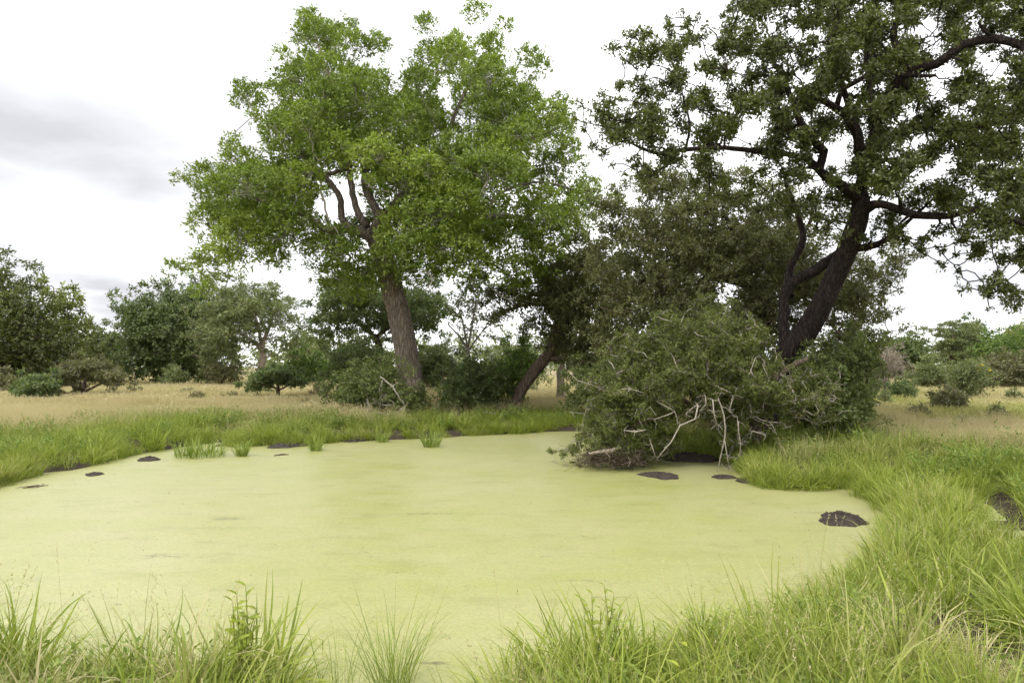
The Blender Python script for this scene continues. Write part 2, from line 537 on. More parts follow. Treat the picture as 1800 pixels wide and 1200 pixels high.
# ------------------------------------------------------------------ foliage
def leaves(C, R, tips, per, L, W, flat=0.85, up=0.25, shell=0.35, droop=0.1, spread=0.75, face_up=0.6, clump=0.35, ref=None, sprig=0.16):
    """leaf rosettes on twig tips spread through clumps (centres C, radii R): V, quads, random value per leaf, tips"""
    C, R = np.asarray(C), np.asarray(R)
    n = len(C)
    cnt = np.maximum(3, (tips * (R / (ref or R.mean())) ** 2).astype(int))
    idx = np.repeat(np.arange(n), cnt)
    k = len(idx)
    d = norm(rng.normal(size=(k, 3)))
    d[:, 2] += up
    d = norm(d)
    lump = 1 + 0.22 * np.sin(d[:, 0] * 5 + idx * 1.3) * np.sin(d[:, 1] * 4.3 + idx * 2.1) + 0.15 * np.sin(d[:, 2] * 7 + idx)
    rad = R[idx] * lump * rng.uniform(shell, 1.0, k) ** 0.6 * np.where(rng.uniform(size=k) < sprig, rng.uniform(1.0, 1.45, k), 1.0)
    tip = C[idx] + d * rad[:, None] * np.array([1, 1, flat])
    ax = norm(d + np.array([0, 0, 0.5]) + 0.55 * rng.normal(size=(k, 3)))
    m = np.repeat(np.arange(k), per)
    N = len(m)
    dr = norm(ax[m] * rng.uniform(0.0, 1.0, N)[:, None] + spread * rng.normal(size=(N, 3)))
    base = tip[m] + rng.normal(size=(N, 3)) * L * 0.35
    n0 = norm(d[m] * 0.8 + np.array([0, 0, face_up]) + 0.55 * rng.normal(size=(N, 3)))
    side = norm(np.cross(dr, n0))
    l = L * rng.uniform(0.65, 1.25, N)[:, None]
    wd = W * rng.uniform(0.7, 1.2, N)[:, None] * 0.5
    mid = base + dr * l * 0.48
    tp = base + dr * l
    tp[:, 2] -= (l[:, 0] * droop)
    V = np.stack([base, mid + side * wd, tp, mid - side * wd], 1).reshape(-1, 3)
    Q = np.arange(N * 4).reshape(-1, 4)
    cr = rng.uniform(0, 1, n)
    r = np.clip(clump * cr[idx][m] + (1 - clump) * rng.uniform(0, 1, N), 0, 1)
    return V, Q, r, tip, idx


def fill(poly, n, rpx, D, thick, holes=(), jitter=0.3, seed=0, front=(), stray=0.25, out=0.45):
    """clumps through the volume of a crown whose side view is the outline poly: centres and radii in metres"""
    poly = np.asarray(poly, float)
    lo, hi = poly.min(0), poly.max(0)
    g = np.random.default_rng(100 + seed)
    cand = lo + g.uniform(size=(n * 60, 2)) * (hi - lo)
    sd = poly_sd(cand, poly)
    ok = sd > 0.42 * rpx
    for (hx, hy, hr) in holes:
        ok &= np.hypot(cand[:, 0] - hx, cand[:, 1] - hy) > hr + 0.5 * rpx
    cand, sd = cand[ok], sd[ok]
    R = max(sd.max(), 1e-6)
    dz = g.uniform(-1, 1, len(cand)) * thick * np.sqrt(np.clip(sd / (0.75 * R), 0.04, 1))
    for (hx, hy, hr) in front:                              # the wood shows here: no clump before it
        dz = np.where((np.hypot(cand[:, 0] - hx, cand[:, 1] - hy) < hr) & (dz < 1.3), np.nan, dz)
    ok = ~np.isnan(dz)
    cand, sd, dz = cand[ok], sd[ok], dz[ok]
    p3 = np.stack([cand[:, 0], cand[:, 1], dz / D * F], 1)
    pick = [0]
    dist = np.linalg.norm(p3 - p3[0], axis=1) * np.array(1.0)
    for _ in range(min(n, len(cand)) - 1):
        k = int(np.argmax(dist * g.uniform(0.75, 1, len(dist))))
        pick.append(k)
        dist = np.minimum(dist, np.linalg.norm(p3 - p3[k], axis=1))
    C, Rr = [], []
    for k in pick:
        d = D + dz[k]
        r = min(rpx * g.uniform(1 - jitter, 1 + jitter), max(sd[k] * 1.05, 0.5 * rpx))
        C.append(P(cand[k, 0], cand[k, 1], d))
        Rr.append(r * d / F)
    # small sprays that stand out of the outline
    q = lo - rpx + g.uniform(size=(n * 40, 2)) * (hi - lo + 2 * rpx)
    e = poly_sd(q, poly)
    q = q[(e < 0.3 * rpx) & (e > -out * rpx)][:int(n * stray)]
    for a in q:
        if any(math.hypot(a[0] - hx, a[1] - hy) < hr for hx, hy, hr in front):
            continue
        d = D + g.uniform(-0.5, 0.5) * thick
        C.append(P(a[0], a[1], d))
        Rr.append(rpx * g.uniform(0.22, 0.5) * d / F)
    return np.array(C), np.array(Rr)


def limb_line(pts):
    """rows (px, py, D, radius in metres) to world rows"""
    return np.array([[*P(a, b, d), r] for a, b, d, r in pts])


def grow(C, nodes, tw, root, r0=0.5, sides=5, wiggle=0.12, taper=0.012, first=0.6):
    """branches from the nearest part of the limbs to each clump, so that the crown hangs on real wood"""
    nodes = [np.asarray(n) for n in nodes]
    order = np.argsort(np.linalg.norm(C - root, axis=1))
    N = np.array(nodes)
    for k in order:
        c = C[k]
        v = c - N[:, :3]
        dist = np.linalg.norm(v, axis=1)
        cost = dist + 0.5 * np.maximum(0, -v[:, 2]) - 0.25 * np.minimum(N[:, 3] * 10, 1.0)
        j = int(np.argmin(np.where(dist > 0.15, cost, 1e9)))
        a = N[j]
        ln = dist[j]
        mid = (a[:3] + c) / 2 + rng.normal(size=3) * wiggle * ln + np.array([0, 0, 0.10 * ln])
        ra = min(a[3] * first, 0.015 + 0.035 * ln + 0.01)
        ra = max(ra, taper * 1.2)
        ts = np.linspace(0, 1, 5)[:, None]
        pts = (1 - ts) ** 2 * a[:3] + 2 * ts * (1 - ts) * mid + ts ** 2 * c
        pts[1:-1] += rng.normal(size=(3, 3)) * 0.04 * ln
        rr = ra + (taper - ra) * ts
        line = np.hstack([pts, rr])
        tw.add(line, sides, cap=False)
        N = np.vstack([N, line[1:]])
    return N


def twigs(C, tip, idx, tw, share=0.3, r=0.006, bend=0.12):
    """thin three sided twigs from clump centres to leaf tips, all at once"""
    k = np.nonzero(rng.uniform(size=len(tip)) < share)[0]
    if not len(k):
        return
    a, b = C[idx[k]], tip[k]
    d = b - a
    ln = np.linalg.norm(d, axis=1, keepdims=True)
    a = a + rng.normal(size=a.shape) * bend * ln + d * 0.15
    t = norm(d)
    u = norm(np.cross(t, norm(rng.normal(size=t.shape))))
    v = np.cross(t, u)
    ang = np.array([0, 2.094, 4.189])
    off = u[:, None] * np.cos(ang)[None, :, None] + v[:, None] * np.sin(ang)[None, :, None]
    V = np.concatenate([a[:, None] + off * r * 1.5, b[:, None] + off * r * 0.5], 1).reshape(-1, 3)
    base = np.arange(len(k))[:, None] * 6 + tw.n
    q = np.concatenate([np.stack([base[:, 0] + i, base[:, 0] + (i + 1) % 3, base[:, 0] + 3 + (i + 1) % 3, base[:, 0] + 3 + i], 1) for i in range(3)])
    tw.V.append(V)
    tw.Q.append(q)
    tw.n += len(V)


def tree(name, label, cat, D, outline, n, rpx, thick, leafm, barkm, trunk, limbs=(), tips=60, per=8, L=0.1, W=0.045, flat=0.85, up=0.25, shell=0.35,
         holes=(), extra=(), seed=0, twig_share=0.25, twig_r=0.006, group=None, sides=12, rough=0.05, droop=0.1, spread=0.75, twig_mat=None, branch_step=0.35, rad_jit=0.3, taper=0.012, front=(), stray=0.25, clump=0.35, girth=1.0, sprig=0.16, out=0.45, limb_girth=1.0):
    C, R = fill(outline, n, rpx, D, thick, holes, rad_jit, seed, front, stray, out)
    if extra:
        C = np.vstack([C, [P(x, y, d) for x, y, r, d in extra]])
        R = np.concatenate([R, [r * d / F for x, y, r, d in extra]])
    tl = limb_line(trunk)
    tl[:, 3] *= girth
    z0 = gz(tl[0, 0], tl[0, 1])
    foot = tl[0].copy()
    foot[2] = z0 - 0.12
    foot[3] *= 1.15
    if tl[0, 2] - z0 > 0.02:
        tl = np.vstack([foot, tl])
    else:
        tl[0] = foot
    root = thing(name, label, cat, (tl[0, 0], tl[0, 1], z0), group)
    tw = Tubes()
    nodes = []
    sl = smooth_line(tl, 0.22 if D < 30 else 0.5)
    tw.add(sl, sides, rough, seed)
    tw.build('trunk', barkm, root)
    nodes += list(sl[len(sl) // 2:])
    for i, lb in enumerate(limbs):
        lt = Tubes()
        s2 = smooth_line(limb_line(lb) * np.array([1, 1, 1, girth * limb_girth]), 0.2 if D < 30 else 0.5)
        s2[1:-1, :3] += rng.normal(size=(len(s2) - 2, 3)) * s2[1:-1, 3:4] * 0.12
        lt.add(s2, max(6, sides - 3), rough, seed + i + 1)
        lt.build('limb', barkm, root)
        nodes += list(s2)
    br = Tubes()
    grow(C, nodes, br, sl[-1, :3], taper=taper)
    V, Q, r, tip, idx = leaves(C, R, tips, per, L, W, flat, up, shell, droop, spread, clump=clump, ref=rpx * D / F, sprig=sprig)
    if twig_share:
        twigs(C, tip, idx, br, twig_share, twig_r)
    br.build('branchwork', twig_mat or barkm, root)['kind'] = 'stuff'
    mesh_obj('crown', V, Q, leafm, root, attrs={'rnd': r})
    return root, C, R


def dead_branch(root, pts, mat, spurs=6, spur_len=0.16, sides=6, step=0.12, name='dead_branch', label=None):
    tb = Tubes()
    ln = smooth_line(limb_line(pts), step)
    ln[1:-1, :3] += rng.normal(size=(len(ln) - 2, 3)) * 0.10 * step
    tb.add(ln, sides, 0.05)
    for _ in range(spurs):
        k = rng.integers(0, len(ln))
        a = ln[k]
        d = norm(rng.normal(size=3))
        l = spur_len * rng.uniform(0.4, 1.3)
        m = a[:3] + d * l * 0.5 + rng.normal(size=3) * 0.02
        e = a[:3] + d * l + rng.normal(size=3) * 0.03
        tb.add(np.array([[*a[:3], a[3] * 0.55], [*m, a[3] * 0.4], [*e, 0.003]]), 4, cap=False)
    o = tb.build(name, mat, root)
    if label:
        o['label'] = label
    return o


# ---- the tall fresh green tree beyond the pond
FIG = [(543, 4), (573, 23), (588, 43), (620, 54), (645, 62), (661, 82), (657, 103), (633, 119), (655, 121), (684, 134), (697, 98), (742, 80), (748, 52), (767, 52),
       (800, 56), (820, 46), (834, 68), (843, 39), (868, 39), (877, 64), (884, 79), (905, 84), (938, 79), (961, 94), (966, 124), (948, 150), (905, 150), (955, 160), (972, 173),
       (993, 172), (998, 200), (1021, 240), (1023, 281), (1038, 307), (1066, 328), (1075, 365), (1045, 402), (1005, 432), (986, 482), (935, 505), (912, 513), (862, 502),
       (800, 496), (760, 486), (735, 500), (700, 505), (660, 520), (600, 515), (560, 480), (499, 476), (442, 470), (392, 495), (345, 492), (306, 490), (322, 468), (344, 437), (358, 425), (350, 385), (336, 340), (320, 303), (337, 286), (378, 286),
       (384, 272), (403, 259), (447, 262), (461, 250), (449, 226), (429, 212), (409, 186), (405, 156), (430, 142), (481, 149), (497, 116), (503, 98), (503, 70), (522, 60), (523, 40), (533, 16)]
DF = 27.0
tree('broadleaf_tree', 'tall fresh green broadleaf tree with straight grey trunk behind the pond', 'tree', DF, FIG, 150, 45, 4.6, M['leaf_fig'], M['bark_grey'],
     [(724, 690, DF, 0.56), (720, 655, DF, 0.475), (712, 605, DF, 0.465), (700, 550, DF, 0.46), (690, 510, DF, 0.45), (680, 470, DF, 0.44), (668, 432, DF, 0.42), (655, 408, DF, 0.34)],
     limbs=[[(668, 430, DF, 0.32), (640, 410, DF - .3, 0.25), (607, 402, DF - .6, 0.21), (575, 404, DF - .9, 0.18), (542, 381, DF - 1.2, 0.13), (505, 365, DF - 1.6, 0.09), (450, 350, DF - 2, 0.05)],
            [(650, 412, DF - .3, 0.22), (668, 385, DF - .4, 0.24), (657, 360, DF - .3, 0.2), (640, 318, DF, 0.15), (655, 265, DF + .4, 0.12), (680, 200, DF + .8, 0.08), (720, 140, DF + 1, 0.04)],
            [(645, 400, DF, 0.2), (632, 380, DF, 0.17), (622, 350, DF, 0.15), (615, 300, DF, 0.14), (611, 250, DF - .2, 0.12), (596, 180, DF - .4, 0.09), (570, 110, DF - .5, 0.06), (548, 45, DF - .5, 0.03)],
            [(620, 402, DF + .4, 0.2), (601, 385, DF + .6, 0.17), (596, 345, DF + .8, 0.15), (560, 300, DF + 1, 0.1), (500, 250, DF + 1.2, 0.07), (445, 190, DF + 1.3, 0.03)],
            [(608, 297, DF - .1, 0.1), (577, 305, DF - .6, 0.085), (550, 304, DF - 1, 0.06), (500, 310, DF - 1.6, 0.04)],
            [(690, 440, DF, 0.28), (740, 420, DF - .5, 0.2), (800, 402, DF - 1, 0.17), (842, 396, DF - 1.2, 0.16), (858, 384, DF - 1.3, 0.15), (887, 380, DF - 1.4, 0.12), (930, 385, DF - 1.5, 0.08), (970, 400, DF - 1.7, 0.04)],
            [(668, 395, DF + .3, 0.24), (710, 340, DF + 1, 0.18), (770, 290, DF + 1.4, 0.14), (800, 200, DF + 1.5, 0.1), (840, 120, DF + 1.4, 0.05)],
            [(770, 290, DF + 1.4, 0.13), (850, 270, DF + 1, 0.1), (930, 245, DF + .8, 0.07), (985, 225, DF + .5, 0.03)],
            [(850, 384, DF - 1.2, 0.09), (880, 340, DF - .6, 0.075), (950, 320, DF - .2, 0.05), (1030, 340, DF, 0.025)]],
     girth=0.98, limb_girth=0.85, tips=225, per=8, L=0.155, W=0.066, flat=0.95, up=0.55, shell=0.78, clump=0.5, rad_jit=0.45, sprig=0.03, front=[(612, 362, 82), (655, 425, 44), (870, 385, 48), (590, 310, 40), (690, 360, 34)], stray=0.2, holes=[(610, 375, 26), (818, 238, 26), (800, 172, 24), (690, 168, 14), (570, 345, 16), (548, 395, 12), (935, 305, 18), (905, 355, 18), (880, 470, 16), (690, 385, 12), (640, 230, 10), (730, 250, 12), (960, 270, 12), (470, 370, 10), (445, 455, 10)],
     extra=[(760, 395, 52, DF - 4.2), (735, 440, 40, DF - 4.2), (800, 445, 48, DF - 4.0), (880, 300, 50, DF - 3.5), (420, 430, 48, DF - 3), (545, 230, 48, DF - 4), (600, 448, 24, DF - 2.6), (640, 480, 34, DF - 1.8), (590, 490, 34, DF - .6),
            (725, 478, 36, DF - 2), (500, 420, 40, DF - 3.0), (545, 40, 22, DF), (580, 70, 28, DF), (905, 478, 34, DF - 3), (955, 455, 32, DF - 2.5), (840, 470, 30, DF - 3.6), (945, 395, 38, DF - 3), (365, 400, 36, DF - 1)],
     seed=3, twig_share=0.10, twig_r=0.007, sides=20, rough=0.03, twig_mat=M['twig_grey'])
fig = bpy.data.objects['broadleaf_tree']
dead_branch(fig, [(571, 306, DF - 2.6, 0.035), (564, 327, DF - 2.7, 0.04), (571, 362, DF - 2.8, 0.042), (579, 392, DF - 2.8, 0.04), (590, 400, DF - 2.9, 0.03), (597, 421, DF - 2.9, 0.02)], M['dead_wood'], 3, 0.3, label='bleached dead branch dangling beside the fork')
dead_branch(fig, [(682, 452, DF - .7, 0.1), (662, 447, DF - .9, 0.085), (645, 440, DF - 1, 0.06), (637, 436, DF - 1.1, 0.03)], M['dead_wood'], 5, 0.35, label='broken pale stub below the fork')
dead_branch(fig, [(640, 315, DF - 2.6, 0.03), (653, 330, DF - 2.8, 0.028), (645, 327, DF - 2.8, 0.02), (690, 340, DF - 3, 0.012)], M['dead_wood'], 3, 0.3)
for pts in ([(820, 480, 24.5), (838, 505, 24.3), (842, 520, 24.3), (837, 545, 24.3)], [(850, 495, 24.5), (880, 520, 24.5), (900, 526, 24.4), (915, 515, 24.4)], [(745, 475, 22.8), (760, 490, 22.8), (748, 510, 22.8)], [(870, 300, 23), (858, 320, 23), (850, 345, 23)]):
    dead_branch(fig, [(a, b, d, 0.022 - 0.004 * i) for i, (a, b, d) in enumerate(pts)], M['dead_wood'], 4, 0.3)

# ---- the big dark tree leaning over the right bank
DR = 18.0
RIGHT = [(1028, 204), (1067, 190), (1083, 190), (1107, 200), (1113, 147), (1137, 140), (1147, 120), (1133, 103), (1088, 91), (1113, 82), (1137, 80), (1153, 63), (1177, 40), (1200, 43), (1220, 60), (1277, 33), (1282, 0),
         (1300, -70), (1400, -140), (1600, -190), (1850, -190), (1990, -60), (2010, 380), (1900, 470), (1800, 480), (1782, 509), (1767, 531), (1734, 534), (1719, 492), (1674, 450), (1700, 410), (1660, 395), (1640, 437), (1615, 425), (1560, 420), (1480, 400), (1420, 370), (1330, 330), (1250, 330), (1170, 300), (1110, 285), (1075, 272), (1050, 242)]
RT = M['bark_black']
tree('leaning_tree', 'big dark leafed tree with black leaning trunk on the right bank', 'tree', 16.0, RIGHT, 590, 20, 2.7, M['leaf_dark'], RT, girth=0.74, trunk=[(1347, 765, DR, 0.38), (1358, 710, DR, 0.33), (1372, 650, DR, 0.36), (1390, 610, DR, 0.42), (1414, 585, DR, 0.41), (1442, 540, DR - .3, 0.36), (1471, 480, DR - .6, 0.35), (1493, 430, DR - .9, 0.34), (1509, 385, DR - 1.2, 0.31), (1515, 345, DR - 1.4, 0.25)],
     limbs=[[(1380, 640, DR, 0.30), (1378, 580, DR + .1, 0.25), (1381, 520, DR + .2, 0.23), (1400, 490, DR + .2, 0.21), (1436, 474, DR, 0.24), (1478, 445, DR - .4, 0.24)],
            [(1385, 520, DR + .2, 0.24), (1390, 470, DR + .4, 0.17), (1412, 420, DR + .5, 0.15), (1400, 370, DR + .6, 0.11), (1380, 320, DR + .6, 0.07)],
            [(1513, 350, DR - 1.4, 0.26), (1473, 323, DR - 1.5, 0.2), (1440, 298, DR - 1.6, 0.18), (1447, 267, DR - 1.6, 0.17), (1418, 233, DR - 1.7, 0.15), (1401, 197, DR - 1.8, 0.13), (1380, 147, DR - 1.8, 0.1), (1350, 90, DR - 1.8, 0.05)],
            [(1513, 360, DR - 1.3, 0.27), (1514, 310, DR - 1.5, 0.21), (1510, 262, DR - 1.8, 0.2), (1497, 217, DR - 2, 0.19), (1467, 187, DR - 2.2, 0.15), (1422, 167, DR - 2.4, 0.08)],
            [(1498, 222, DR - 2, 0.14), (1487, 170, DR - 2.1, 0.12), (1474, 130, DR - 2.2, 0.1), (1470, 60, DR - 2.2, 0.07), (1450, -20, DR - 2.2, 0.04)],
            [(1470, 190, DR - 2.2, 0.11), (1480, 157, DR - 2.3, 0.1), (1510, 141, DR - 2.5, 0.095), (1533, 127, DR - 2.7, 0.09), (1600, 133, DR - 3, 0.08), (1645, 133, DR - 3.2, 0.05)],
            [(1512, 330, DR - 1.5, 0.24), (1535, 240, DR - 2, 0.2), (1567, 163, DR - 2.4, 0.19), (1593, 127, DR - 2.7, 0.18), (1647, 113, DR - 3.2, 0.17), (1693, 80, DR - 3.6, 0.15), (1747, 68, DR - 3.9, 0.15), (1800, 80, DR - 4.2, 0.13), (1900, 90, DR - 4.5, 0.08)],
            [(1593, 127, DR - 2.7, 0.14), (1570, 55, DR - 2.8, 0.13), (1597, 7, DR - 3, 0.11), (1600, -60, DR - 3, 0.07)],
            [(1535, 240, DR - 1.8, 0.13), (1528, 140, DR - 1.6, 0.12), (1523, 67, DR - 1.4, 0.11), (1537, 17, DR - 1.2, 0.08), (1545, -70, DR - 1.1, 0.05)],
            [(1450, 310, DR - 1.4, 0.15), (1420, 280, DR - 1.5, 0.12), (1373, 269, DR - 1.8, 0.11), (1300, 263, DR - 2.2, 0.1), (1260, 260, DR - 2.4, 0.09), (1200, 263, DR - 2.6, 0.085), (1160, 270, DR - 2.8, 0.07), (1113, 254, DR - 3, 0.04), (1075, 225, DR - 3, 0.02)],
            [(1510, 375, DR - 1.2, 0.24), (1535, 360, DR - 1.6, 0.18), (1567, 364, DR - 2, 0.15), (1607, 379, DR - 2.4, 0.15), (1673, 379, DR - 3, 0.12), (1720, 367, DR - 3.3, 0.1), (1800, 394, DR - 3.8, 0.07), (1850, 420, DR - 4, 0.03)],
            [(1490, 440, DR - .9, 0.2), (1540, 430, DR - 1.2, 0.13), (1575, 408, DR - 1.5, 0.1), (1600, 385, DR - 1.7, 0.07), (1640, 350, DR - 2, 0.04)],
            [(1205, 262, DR - 2.6, 0.05), (1213, 220, DR - 2.6, 0.045), (1203, 180, DR - 2.5, 0.035), (1190, 120, DR - 2.4, 0.02)],
            [(1747, 68, DR - 3.9, 0.06), (1720, 40, DR - 4, 0.05), (1760, 10, DR - 4, 0.03)]],
     limb_girth=0.8, sprig=0.35, stray=0.4, out=1.3, tips=52, per=8, L=0.10, W=0.044, flat=0.85, up=0.2, shell=0.05, rad_jit=0.5, twig_share=0.16, twig_r=0.006, sides=18, rough=0.045, seed=9,
     front=[(1500, 250, 42), (1440, 290, 36), (1650, 108, 46), (1740, 68, 44), (1465, 185, 34), (1402, 205, 30), (1605, 376, 42), (1680, 380, 22), (1310, 265, 40), (1210, 265, 26), (1520, 365, 46), (1795, 82, 36), (1600, 130, 24), (1575, 50, 32)],
     holes=[(1640, 40, 26), (1335, 225, 30), (1760, 130, 22), (1590, 205, 14), (1655, 165, 14), (1240, 140, 12), (1420, 330, 10), (1665, 300, 16), (1310, 240, 18), (1495, 320, 14), (1620, 250, 16), (1690, 200, 14), (1300, 120, 10), (1700, 330, 22), (1610, 310, 14), (1730, 110, 16), (1390, 60, 12), (1170, 230, 14), (1500, 20, 10)],
     extra=[(1060, 205, 26, 13.6), (1100, 215, 22, 13.6), (1150, 215, 26, 13.8), (1120, 92, 18, 14.4), (1150, 90, 22, 14.5), (1745, 505, 18, 13.4), (1768, 510, 16, 13.4), (1580, 290, 36, 13.6), (1560, 320, 30, 13.6), (1780, 330, 50, 12.8), (1740, 390, 40, 13), (1470, 100, 34, 14)])

# ---- the fine leafed tree behind it
OL = [(1045, 345), (1090, 315), (1130, 290), (1200, 292), (1300, 300), (1400, 330), (1470, 400), (1520, 440), (1560, 430), (1598, 440), (1590, 490), (1560, 525), (1585, 575), (1555, 620), (1500, 640), (1430, 620), (1390, 590), (1330, 620), (1290, 650), (1180, 690), (1100, 690), (1060, 620), (1050, 520), (1035, 430)]
tree('fine_leaved_tree', 'dense dull olive tree filling the gap between the two largest trees', 'tree', 22.5, OL, 370, 27, 2.8, M['leaf_olive'], M['bark_black'],
     [(1318, 735, 22.5, 0.34), (1322, 660, 22.5, 0.3), (1330, 600, 22.5, 0.3), (1342, 550, 22.5, 0.29), (1338, 520, 22.5, 0.26), (1318, 497, 22.4, 0.24)],
     limbs=[[(1318, 500, 22.4, 0.22), (1290, 490, 22.3, 0.18), (1250, 487, 22.2, 0.15), (1232, 497, 22.1, 0.12), (1224, 518, 22, 0.1)],
            [(1262, 487, 22.2, 0.13), (1262, 460, 22.2, 0.12), (1230, 452, 22, 0.1), (1190, 452, 21.8, 0.08), (1160, 470, 21.6, 0.05)],
            [(1335, 530, 22.5, 0.16), (1360, 480, 22.6, 0.12), (1400, 430, 22.8, 0.08), (1430, 380, 23, 0.05)],
            [(1262, 462, 22.2, 0.1), (1290, 420, 22.4, 0.09), (1270, 370, 22.5, 0.06)]],
     tips=54, per=9, L=0.12, W=0.05, flat=0.85, up=0.2, shell=0.05, rad_jit=.5, holes=[(1272, 512, 20), (1410, 545, 6)], seed=21, twig_share=0.2, twig_r=0.008, twig_mat=M['bark_brown'])

# ---- the leaning tree in the middle
ML = [(850, 515), (880, 475), (925, 490), (965, 450), (990, 410), (1040, 395), (1085, 420), (1110, 500), (1120, 600), (1100, 650), (1050, 668), (1005, 655), (970, 640), (945, 590), (905, 560), (880, 575), (852, 550)]
tree('crooked_tree', 'dark crooked tree whose short trunk leans beside the far shore', 'tree', 27.5, ML, 120, 26, 2.2, M['leaf_olive'], M['bark_brown'],
     girth=0.74, trunk=[(911, 697, 27.5, 0.32), (925, 672, 27.5, 0.31), (945, 645, 27.5, 0.32), (965, 620, 27.5, 0.31), (976, 590, 27.5, 0.30), (984, 560, 27.5, 0.27), (981, 540, 27.5, 0.22)],
     limbs=[[(981, 545, 27.5, 0.2), (960, 535, 27.2, 0.13), (925, 535, 26.9, 0.09), (890, 545, 26.6, 0.05)], [(983, 550, 27.5, 0.2), (1000, 500, 27.6, 0.14), (1040, 450, 27.7, 0.08)],
            [(960, 630, 27.5, 0.16), (1000, 625, 27.2, 0.12), (1060, 600, 26.8, 0.08)], [(981, 545, 27.5, 0.16), (965, 500, 27.4, 0.1), (985, 450, 27.4, 0.06)]],
     tips=66, per=9, L=0.13, W=0.06, flat=0.8, shell=0.1, rad_jit=.5, seed=31, twig_share=0.2, twig_r=0.009, holes=[(930, 605, 14)])

# ---- the thorn thicket that hangs into the pond
TH = [(982, 797), (1008, 772), (1028, 745), (1036, 700), (1045, 660), (1080, 612), (1130, 575), (1200, 540), (1270, 535), (1325, 575), (1352, 625), (1390, 655), (1440, 662), (1462, 705), (1450, 745), (1400, 735), (1345, 725), (1310, 745), (1300, 790), (1283, 795), (1272, 735), (1240, 722), (1205, 728), (1180, 770), (1150, 800), (1100, 818), (1045, 820), (1022, 812)]
DT = 15.6
th_root, thC, thR = tree('thorn_thicket', 'grey green thorny thicket with bleached twigs drooping into the pond', 'shrub', DT, TH, 215, 23, 1.5, M['leaf_grey'], M['bark_brown'],
     [(1330, 770, 16.4, 0.13), (1325, 735, 16.3, 0.12), (1310, 708, 16.1, 0.11), (1280, 712, 15.9, 0.1), (1245, 722, 15.8, 0.09), (1225, 728, 15.7, 0.08)],
     limbs=[[(1330, 745, 16.4, 0.11), (1350, 690, 16.4, 0.1), (1380, 650, 16.4, 0.08), (1420, 630, 16.3, 0.05)], [(1235, 722, 15.8, 0.07), (1190, 700, 15.6, 0.055), (1130, 680, 15.4, 0.045), (1080, 690, 15.3, 0.03)],
            [(1310, 705, 16.1, 0.08), (1290, 650, 16, 0.06), (1240, 610, 15.9, 0.04)], [(1190, 702, 15.6, 0.05), (1130, 740, 15.2, 0.045), (1075, 775, 15, 0.035), (1030, 800, 14.9, 0.02)]],
     tips=80, per=8, L=0.06, W=0.032, flat=0.8, up=0.1, shell=0.08, stray=0.7, out=0.7, seed=41, twig_share=0.3, twig_r=0.0045, holes=[(1230, 760, 20), (1335, 705, 8), (1250, 700, 6)], twig_mat=M['twig_grey'], rad_jit=0.4)
DB = 14.2
for i, pts in enumerate(([(1227, 712, .03), (1220, 738, .034), (1197, 750, .03), (1183, 780, .024), (1169, 787, .02), (1154, 807, .012)],
                         [(1259, 693, .03), (1272, 731, .03), (1275, 752, .027), (1266, 803, .02), (1261, 832, .012)],
                         [(1253, 703, .025), (1260, 745, .018)], [(1274, 775, .02), (1282, 824, .014)], [(1289, 694, .035), (1282, 722, .022)], [(1297, 740, .018), (1300, 798, .012)],
                         [(1150, 737, .014), (1173, 726, .02), (1187, 724, .018), (1155, 706, .012)], [(1141, 766, .02), (1146, 780, .03), (1153, 804, .022)],
                         [(1097, 756, .012), (1118, 760, .026), (1134, 755, .02)], [(1090, 684, .014), (1105, 683, .022), (1133, 691, .012)], [(1206, 726, .022), (1238, 700, .012)],
                         [(1240, 695, .015), (1238, 712, .02), (1230, 722, .012)], [(1300, 646, .012), (1318, 657, .018), (1328, 628, .01)], [(1352, 668, .016), (1340, 640, .01)], [(1003, 656, .01), (1034, 674, .018)],
                         [(1322, 757, .016), (1345, 764, .024)], [(1165, 700, .01), (1178, 712, .016)], [(1270, 690, .012), (1263, 682, .018), (1285, 690, .012)])):
    dead_branch(th_root, [(a, b, DB + 0.25 * math.sin(i * 2.1), r * 0.55) for a, b, r in pts], M['dead_wood'], 14 if i < 6 else 6, 0.15, step=0.2, name='bare_branch')
dead_branch(th_root, [(1036, 798, 14.4, .03), (1073, 792, 14.4, .045), (1097, 782, 14.6, .03)], M['bark_pale'], 4, 0.2, name='bare_branch', label='thick pale branch end lying just above the water')
dead_branch(th_root, [(1334, 697, 15.6, .1), (1347, 691, 15.4, .075)], M['torn_wood'], 0, name='torn_branch_end', label='torn orange end of a broken branch')
tw = Tubes()                                               # dead brush trailing on the water
for _ in range(420):
    a = P(rng.uniform(1022, 1130), rng.uniform(790, 818), rng.uniform(14.3, 15.2))
    e = a + rng.normal(size=3) * np.array([0.22, 0.2, 0.1])
    e[2] = max(e[2], 0.01)
    a[2] = max(a[2], 0.01)
    tw.add(np.array([[*a, .006], [*((a + e) / 2 + rng.normal(size=3) * .03), .005], [*e, .002]]), 3, cap=False)
tw.build('dead_brush', M['bark_brown'], th_root, smooth=False)['kind'] = 'stuff'
tw = Tubes()
low = np.nonzero(thC[:, 2] < P(1200, 665, DT)[2])[0]
for _ in range(170):
    k = rng.choice(low)
    d = norm(rng.normal(size=3) + np.array([0, -0.9, 0.1]))
    a = thC[k] + d * thR[k] * 0.55
    l = rng.uniform(0.15, 0.5)
    m = a + d * l * 0.5 + rng.normal(size=3) * 0.07
    e = a + d * l + rng.normal(size=3) * 0.08
    tw.add(np.array([[*a, .007], [*m, .006], [*e, .003]]), 4, cap=False)
    tw.add(np.array([[*m, .005], [*(m + rng.normal(size=3) * 0.09), .002]]), 3, cap=False)
tw.build('bleached_twigs', M['dead_wood'], th_root, smooth=False)['kind'] = 'stuff'

